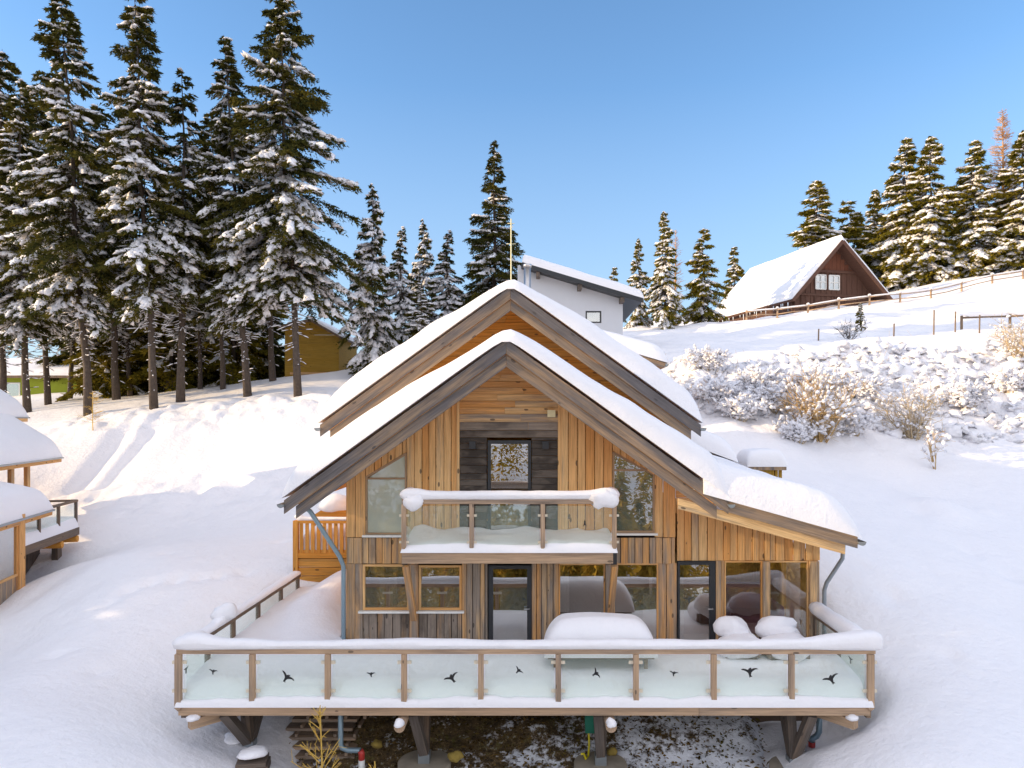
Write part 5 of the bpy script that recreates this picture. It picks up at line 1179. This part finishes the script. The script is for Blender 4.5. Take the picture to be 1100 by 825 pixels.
# ------------------------------------------------------------------ deck furniture under snow
def soft(o, wd=.02):
    b = o.modifiers.new('soft', 'BEVEL'); b.width = wd; b.segments = 2; return o
ft = thing('snowed_table', (PX(643, 14.25), 14.25, DZ), 'garden table buried under a tall rounded loaf of snow on the deck', 'table')
tx0, tx1, ty0, ty1 = PX(588, 14.25), PX(699, 14.25), 13.8, 14.75
m_ = MB(); m_.box(tx0, tx1, ty0, ty1, 2.33, 2.375, .5); m_.build('tabletop', M['timber'], ft)
for x in (tx0 + .15, tx1 - .15):
    for y in (ty0 + .12, ty1 - .12):
        m_ = MB(); m_.box(x - .035, x + .035, y - .035, y + .035, DZ - .02, 2.33, .5); m_.build('leg', M['timber'], ft)
snow_patch(lambda u, v: (tx0 - .07 + u * (tx1 - tx0 + .14), ty0 - .06 + v * (ty1 - ty0 + .12), 2.37), 50, 30, tx1 - tx0, ty1 - ty0, lambda u, v: .60 + .12 * math.sin(u * 2.6 + .3), (.42, .42, .35, .35), 60, .03, .6).build('snow_cover', M['snow'], ft)
def chair(px0, px1, Y, lab):
    x0, x1 = PX(px0, Y), PX(px1, Y); t = thing('snowed_armchair', ((x0 + x1) / 2, Y, DZ), lab, 'armchair', 'garden armchairs under snow')
    for nm, b in (('seat', (x0, x1, Y - .35, Y + .32, 2.08, 2.16)), ('backrest', (x0, x1, Y + .33, Y + .42, 2.17, 2.55)), ('armrest', (x0 - .04, x0 + .05, Y - .33, Y + .32, 2.17, 2.36)), ('armrest', (x1 - .05, x1 + .04, Y - .33, Y + .32, 2.17, 2.36))):
        m_ = MB(); m_.box(*b, .4); soft(m_.build(nm, M['timber'], t))
    for x in (x0 + .06, x1 - .06):
        for y in (Y - .3, Y + .27): m_ = MB(); m_.box(x - .03, x + .03, y - .03, y + .03, DZ - .02, 2.08, .4); m_.build('leg', M['timber'], t)
    s = MB(); c = (x0 + x1) / 2; hw = (x1 - x0) / 2
    blob(s, (c + .03, Y - .08, 2.33), hw + .16, .46, .27, px0, amp=.22, flat=.9); blob(s, (c - .04, Y + .30, 2.58), hw + .05, .26, .26, px0 + 3, amp=.24, flat=1.1); blob(s, (c + .2, Y + .02, 2.40), hw * .8, .36, .18, px0 + 5, amp=.12)
    s.build('snow_cushion', M['snow'], t)
chair(777, 809, 14.65, 'left of two armchairs buried under pillows of snow on the deck'); chair(822, 862, 14.6, 'right of two armchairs buried under pillows of snow, nearer the lean-to corner post')

# ------------------------------------------------------------------ things under the deck
ps = thing('plank_stack', (PX(338, 14.8), 14.9, 0), 'stack of grey weathered planks stored under the left part of the deck', 'plank stack')
m_ = MB(); z = .02
for k in range(6):
    y0 = 14.15 + .16 * k; x0 = PX(290 + 3 * k, 14.6) + random.uniform(-.05, .05); x1 = PX(384 - 2 * k, 14.6) + random.uniform(-.05, .1)
    m_.box(x0, x1, y0, y0 + .85, z, z + .06, .8); 
    for q in range(4): m_.box(x0 + .3 + q * .4, x0 + .36 + q * .4, y0 + .02, y0 + .8, z + .061, z + .118, .8)
    z += .119
m_.build('planks', M['rail'], ps)
m_ = MB(); m_.box(PX(322, 14.9), PX(394, 14.9), 15.0, 15.1, .76, 1.0, .1); m_.build('planks', M['orange'], ps)
for (px, py, Y, n, lab) in ((254, 800, 14.2, 4, 'stack of square slabs with a snow cap left of the strut foot'), (272, 813, 13.3, 3, 'lower stack of slabs with a snow cap in front of the left strut foot')):
    p_ = P(px, py, Y); t = thing('slab_stack', (p_.x, p_.y, p_.z - .3), lab, 'slab stack', 'slabs stacked by the left foot'); m_ = MB()
    for k in range(n): m_.obox((p_.x + random.uniform(-.03, .03), p_.y, p_.z - .22 + .075 * k), (.26, .05, 0), (-.05, .22, 0), (0, 0, .034), .85)
    m_.build('slabs', M['timber'], t); s = MB(); blob(s, (p_.x, p_.y, p_.z - .17 + .075 * n), .27, .24, .12, n, flat=.3); s.build('snow_cap', M['snow'], t)
dr_ = thing('drain_pipe', (PX(366, 14.05), 14.05, .4), 'blue grey drain pipe with red and white end under the left of the deck', 'pipe', 'drain pipes')
m_ = MB(); a_, b_ = P(366, 772, 14.05), P(366, 800, 14.05); c_ = P(374, 806, 14.05); e_ = P(387, 806, 14.0); m_.tube([(a_.x, a_.y, DZ - .08), b_, (b_.x + .03, b_.y, b_.z - .06), c_, e_], .052, 12); m_.build('pipe', M['pipe'], dr_)
m_ = MB(); m_.tube([e_, P(388.5, 809, 14), P(388.5, 818, 14)], .06, 12); m_.build('collar', M['red'], dr_); m_ = MB(); m_.tube([P(388.5, 816, 14), P(388.5, 832, 14)], .064, 12); m_.build('pipe_end', M['white'], dr_)
dr2 = thing('drain_pipe', (PX(880, 14.6), 14.6, .5), 'short blue grey drain pipe with red and white end behind the right struts', 'pipe', 'drain pipes')
m_ = MB(); m_.tube([P(880, 765, 14.6), P(880, 786, 14.6), P(877, 791, 14.6), P(873, 793, 14.6), P(872, 797, 14.6)], .06, 12); m_.build('pipe', M['pipe'], dr2)
m_ = MB(); m_.tube([P(872, 797, 14.6), P(872, 802, 14.6)], .07, 12); m_.build('collar', M['red'], dr2); m_ = MB(); m_.tube([P(872, 802, 14.6), P(872, 809, 14.6)], .064, 12); m_.build('pipe_end', M['white'], dr2)
gb = thing('green_cable_box', (PX(634, 14.4), 14.4, .9), 'green plastic box hanging under the deck beside the middle strut', 'box')
m_ = MB(); m_.box(PX(628.5, 14.4), PX(639, 14.4), 14.35, 14.5, PZ(787, 14.4), DZ - .07); soft(m_.build('box_body', M['green'], gb), .012)
m_ = MB(); m_.box(PX(628, 14.4), PX(639.5, 14.4), 14.335, 14.349, PZ(778, 14.4), PZ(769, 14.4)); m_.build('lid', M['green'], gb)
m_ = MB(); m_.tube([P(632.5, 787, 14.4), P(633, 800, 14.4), P(632, 812, 14.3), P(629, 815, 14.1), P(627, 809, 14.2), P(625, 810, 14.1)], .022, 7); tag(m_.build('yellow_hose', M['hose']), 'yellow hose hanging from the green box', 'hose')
M['moss'] = plain('mossy_stone', (.30, .21, .045), .95, var=.5, bump=.03)
for px, py, Y, r, lab in ((489, 813, 13.9, .12, 'mossy yellow stone right of the left round footing'), (657, 808, 14.3, .1, 'mossy yellow stone behind the right round footing'), (405, 800, 14.3, .09, 'small mossy stone near the drain pipe')):
    m_ = MB(); p_ = P(px, py, Y); blob(m_, p_, r * 1.2, r, r, px, amp=.3, flat=.8); tag(m_.build('mossy_stone', M['moss']), lab, 'stone', 'mossy stones under the deck')
# leaf litter, stalks and crusts of snow on the bare soil
rng = np.random.default_rng(77); n = 5200
lx = rng.uniform(-4.8, 4.8, n); ly = rng.uniform(12.2, 15.8, n); lz = soilz(lx, ly) + .012; c = np.stack([lx, ly, lz], 1)
a_ = rng.normal(0, 1, (n, 3)); a_[:, 2] *= .35; a_ /= np.linalg.norm(a_, axis=1, keepdims=True); b_ = np.cross(a_, rng.normal(0, 1, (n, 3)) * .6 + [0, 0, 1]); b_ /= np.linalg.norm(b_, axis=1, keepdims=True)
l_ = (.02 + .05 * rng.random(n))[:, None]; w_ = (.012 + .02 * rng.random(n))[:, None]
V = np.stack([c - a_ * l_, c - b_ * w_, c + a_ * l_, c + b_ * w_], 1).reshape(-1, 3)
M['litter'] = needles('leaf_litter', (.05, .03, .012), (.24, .15, .05), (.12, .11, .03))
tag(link('leaf_litter', arrays('leaf_litter', V, np.arange(4 * n).reshape(-1, 4), M['litter'], False, rng.random(n))), kind='stuff')

# ------------------------------------------------------------------ shrubs, stakes, fences on the right
def shrub(seed, H, W, mat, stems=14, twigs=9, clump=.8, csize=1.0):
    rng = np.random.default_rng(seed); a_ = rng.random(stems) * 6.28; r = rng.random(stems) ** .6; tip = np.stack([np.cos(a_) * W * r * .5, np.sin(a_) * W * r * .5, H * (.55 + .45 * rng.random(stems)) * (1 - .35 * r)], 1)
    base = tip * [.12, .12, 0]; mid = (base + tip) / 2 + rng.normal(0, .06 * H, tip.shape) + [0, 0, .06 * H]
    P0 = [base - [0, 0, .2], mid]; P1 = [mid, tip]; R0 = [np.full(stems, .016 * H ** .5), np.full(stems, .011 * H ** .5)]; R1 = [np.full(stems, .011 * H ** .5), np.full(stems, .005)]
    q = np.repeat(np.arange(stems), twigs); s = rng.random(len(q)); o = np.where((s < .5)[:, None], base[q] + (mid - base)[q] * (s * 2)[:, None], mid[q] + (tip - mid)[q] * (s * 2 - 1)[:, None])
    d = (tip - base)[q] / H * .8 + rng.normal(0, .55, o.shape); d[:, 2] = np.abs(d[:, 2]) * .9; d /= np.linalg.norm(d, axis=1, keepdims=True); ln = H * (.12 + .22 * rng.random(len(q))); e_ = o + d * ln[:, None]
    P0.append(o); P1.append(e_); R0.append(np.full(len(q), .008 * H ** .5)); R1.append(np.full(len(q), .004))
    q2 = np.repeat(np.arange(len(q)), 2); s2 = .3 + .6 * rng.random(len(q2)); o2 = o[q2] + (e_ - o)[q2] * s2[:, None]; d2 = d[q2] + rng.normal(0, .6, o2.shape); d2 /= np.linalg.norm(d2, axis=1, keepdims=True); e2 = o2 + d2 * (ln[q2] * .5)[:, None]
    P0.append(o2); P1.append(e2); R0.append(np.full(len(q2), .006)); R1.append(np.full(len(q2), .003))
    v, f = tubes_np(np.concatenate(P0), np.concatenate(P1), np.concatenate(R0), np.concatenate(R1), 4); br_ = arrays('branches', v, f, mat)
    pts = np.concatenate([o + (e_ - o) * rng.random((len(q), 1)), e2]); k = rng.random(len(pts)) < clump; pts = pts[k]; dd = np.concatenate([d, d2])[k]
    z = csize * (.5 + .9 * rng.random(len(pts))); sv, st = clumps(pts + [0, 0, .02], dd, .12 * z, .075 * z, .07 * z, rng, .35)
    return dict(trunk=br_, snow_load=arrays('snow_load', sv, st, M['tsnow'], True))
def put(kind, var, px, Y, lab, cat, s=1.0, group=None):
    x = PX(px, Y); o = thing(kind, (x, Y, ground(x, Y)), lab, cat, group); o.rotation_euler = (0, 0, random.random() * 6.28); o.scale = (s, s, s)
    for nm, k in (('branches', 'trunk'), ('snow_load', 'snow_load')): c = bpy.data.objects.new(nm, var[k]); C.objects.link(c); c.parent = o; tag(c, kind='stuff' if nm == 'snow_load' else None)
    return o
S1 = shrub(1, 3.2, 3.4, M['twig'], 26, 18, .30, .95); S2 = shrub(2, 2.7, 2.6, M['pale_twig'], 18, 14, .42, .7); S3 = shrub(3, 1.25, 2.3, M['pale_twig'], 26, 14, .8, 1.0); S4 = shrub(4, 2.2, .8, M['twig'], 4, 7, .5, .9); S5 = shrub(5, 1.8, 2.6, M['bark'], 14, 9, .15, .9)
GB = 'frosted shrubs on the snow bank'
put('shrub', S1, 882, 29.6, 'largest tawny shrub on the right bank, its bare stems dusted with snow', 'shrub', 1.0)
put('frosted_shrub', S2, 982, 30.6, 'open frosted shrub right of the largest tawny one', 'shrub', 1.0, GB)
put('frosted_sapling', S4, 1005, 28.2, 'thin frosted sapling below the open shrub', 'sapling', .95)
put('twig_bush', S5, 912, 44.5, 'dark twiggy bush on the shaded slope above the bank', 'bush', .85)
for px, Y, s, lab in ((858, 29.2, .85, 'low snow lumped shrub at the left foot of the largest tawny shrub'), (918, 30.4, .8, 'low snow lumped shrub at the right foot of the largest tawny shrub'), (795, 30.2, .9, 'snow lumped shrub above the small timber shelter'), (765, 31.5, 1.0, 'snow lumped shrub beside the right eave of the raised roof'), (830, 31.4, 1.0, 'snow lumped shrub up the bank from the shelter'),
        (815, 33.4, 1.0, 'snow lumped shrub in the middle of the left bank'), (870, 33.6, 1.1, 'snow lumped shrub behind the largest tawny shrub'), (925, 33.2, 1.0, 'snow lumped shrub between the two large shrubs'), (1040, 32.8, 1.0, 'snow lumped shrub on the bank toward the right edge'), (1085, 34.6, 1.0, 'snow lumped shrub near the right edge of the picture'), (760, 35.2, 1.0, 'snow lumped shrub near the top left of the bank')):
    put('snowed_shrub', S3, px, Y, lab, 'shrub', s, GB)
put('frosted_shrub', S2, 1092, 36.3, 'frosted shrub with bare twigs at the top of the bank by the right edge', 'shrub', 1.0, GB)
# brambles pressed under the snow on the bank
rng = np.random.default_rng(5); n = 1500; bx_ = rng.uniform(4, 32, n); by_ = 30.5 + 7.5 * rng.random(n) ** .8; bz_ = tz(bx_, by_); c = np.stack([bx_, by_, bz_ + .05], 1); d = rng.normal(0, 1, (n, 3)); d[:, 2] *= .3; d /= np.linalg.norm(d, axis=1, keepdims=True); k = .5 + 1.1 * rng.random(n) ** 2
sv, st = clumps(c, d, .34 * k, .27 * k, .17 * k, rng, .4)
o = link('snowy_brambles', arrays('snowy_brambles', sv, st, M['tsnow'], True)); tag(o, kind='stuff')
n = 500; q = rng.integers(0, 1500, n); p0 = c[q] - [0, 0, .1]; dd = rng.normal(0, .5, (n, 3)) + [0, 0, .9]; p1 = p0 + dd * (.25 + .5 * rng.random((n, 1))); v, f = tubes_np(p0, p1, np.full(n, .010), np.full(n, .004), 3)
tag(link('bramble_stalks', arrays('bramble_stalks', v, f, M['pale_twig'])), kind='stuff')
for px, py0, py1, Y, lab in ((879, 356, 346, 45, 'short thin stake, leftmost on the shaded slope'), (960, 369, 355, 44, 'short stake right of the dark twiggy bush'), (1003, 367, 343, 44.5, 'tall thin stake near the middle of the stake row'), (1026, 366, 346, 44.5, 'tall thin stake right beside the snow capped rail'), (1052, 365, 348, 44, 'short stake below the snow capped rail')):
    x = PX(px, Y); zg = ground(x, Y); m_ = MB(); m_.tube([(x, Y, zg - .3), (x + .03, Y, zg + (py0 - py1) * Y / F + .15)], .045, 7); tag(m_.build('stake', M['timber']), lab, 'stake', 'stakes on the shaded slope')
def railfence(nm, pts, Y, lab, step, hgt, snowh, mat, n=2):
    w_ = thing(nm, (PX(pts[0], Y(pts[0])), Y(pts[0]), ground(PX(pts[0], Y(pts[0])), Y(pts[0]))), lab, 'fence'); xs = np.arange(pts[0], pts[1], step); prev = None
    for px in xs:
        yy = Y(px); x = PX(px, yy); z = ground(x, yy)
        m_ = MB(); m_.tube([(x, yy, z - .4), (x, yy, z + hgt + .15)], .085, 7); s = MB(); p_ = m_.build('post', M[mat], w_); blob(s, (x, yy, z + hgt + .17), .14, .14, .12, px); s.build('snow_cap', M['snow'], p_)
        if prev:
            for k in range(n):
                h_ = hgt * (1 - .55 * k); m_ = MB(); a_, b_ = Vector((prev[0], prev[1] - .1, prev[2] + h_)), Vector((x, yy - .1, z + h_)); m_.tube([a_, (a_ + b_) / 2 + Vector((0, 0, random.uniform(-.06, .06))), b_], .042 if n > 1 else .07, 7, .4); r_ = m_.build('rail', M[mat], w_)
                if k == 0: s = MB(); snow_roll(s, [a_ + Vector((0, 0, .04)), b_ + Vector((0, 0, .04))], .18, snowh, px, .4, n=8); s.build('snow_cap', M['snow'], r_)
        prev = (x, yy, z)
railfence('rail_fence', (802, 1112), lambda px: 59.5 + max(0, px - 960) * .02, 'long wooden rail fence running past the brown house to the right edge', 33, .68, .12, 'rail')
railfence('snow_capped_rail', (1033, 1150), lambda px: 46, 'single thick rail with snow cap on posts below the hilltop spruces', 52, .75, .32, 'timber', 1)
tree_at('little_spruce', SUN[2], 924, 325, 49, 'little spruce standing alone in the snow below the brown house')
tree_at('golden_sapling', bare_tree(9, 2.4, M['gtwig'], 60, .36, .15, 3), 100, 420, 37.6, 'small golden bare sapling on the left snow bank', 'sapling')
x = PX(343, 12.6); o = plant('golden_sapling', bare_tree(12, 2.0, M['gtwig'], 34, .36, .9, 2), (x, 12.6, -.12), 'bright golden twiggy sapling in front of the plank stack', 'sapling')
x = PX(402, 12.2); o = plant('golden_sapling', bare_tree(14, 1.2, M['gtwig'], 12, .3, 1.2, 1), (x, 12.2, -.1), 'small golden twigs at the bottom edge, right of the drain pipe', 'sapling')

# ------------------------------------------------------------------ the valley side below, which the windows mirror, and added shade trees left of the frame
rng = np.random.default_rng(99); VV = []; RR = []
def wood_mass(n, x0, x1, y0, y1, h0, h1, per, seed):
    global VV, RR
    x = rng.uniform(x0, x1, n); y = rng.uniform(y0, y1, n); H = rng.uniform(h0, h1, n); z = tz0(x, y)
    q = np.repeat(np.arange(n), per); t = rng.random(n * per) ** .8; a_ = rng.random(n * per) * 6.28; r = (1 - t) * H[q] * .19 * (.3 + .8 * rng.random(n * per)); p = np.stack([x[q] + np.cos(a_) * r, y[q] + np.sin(a_) * r, z[q] + H[q] * (.08 + .92 * t)], 1)
    d = np.stack([np.cos(a_), np.sin(a_), -.5 + 0 * a_], 1) + rng.normal(0, .35, p.shape); u = rng.normal(0, 1, p.shape); sz = (H[q] * .035 * (.6 + .8 * rng.random(n * per)))[:, None]
    VV.append(np.stack([p - u * sz * .35, p + u * sz * .35, p + d * sz * 1.3], 1).reshape(-1, 3)); RR.append(np.repeat(rng.random(n), per) * .7 + .3 * rng.random(n * per))
wood_mass(46, -34, 30, -34, -11, 6, 11, 1100, 1); wood_mass(400, -110, 110, -130, -36, 9, 18, 420, 2); wood_mass(900, -180, 180, -270, -125, 12, 22, 150, 3)
V = np.concatenate(VV); tag(link('valley_wood', arrays('valley_wood', V, np.arange(len(V)).reshape(-1, 3), M['larch'], False, np.concatenate(RR))), kind='stuff')
for i, (x, y, top_) in enumerate(((-29, 12.6, 11.8), (-31, 10.4, 13), (-28, 8.2, 14), (-32, 6.0, 16), (-28, 4.0, 16), (-31, 1.5, 17), (-27, 14.2, 8.6), (-34, 12.0, 13.2), (-35, 8.6, 15.5), (-36, 4.0, 18), (-29, 16.5, 10), (-33, 15, 12), (-30, 18.6, 11), (-27.5, 17.6, 9.5), (-32, 17.2, 11.5), (-30, -1.5, 17))):
    z = ground(x, y); s_ = (top_ - z) / FILL[i % 2]['H']
    plant('tall_spruce', FILL[i % 2], (x, y, z), 'unseen spruce outside the left edge, added to shade the foreground', 'spruce tree', i * 1.7, (s_ * 1.15, s_ * 1.15, s_), group='added shade spruces beyond the left edge')
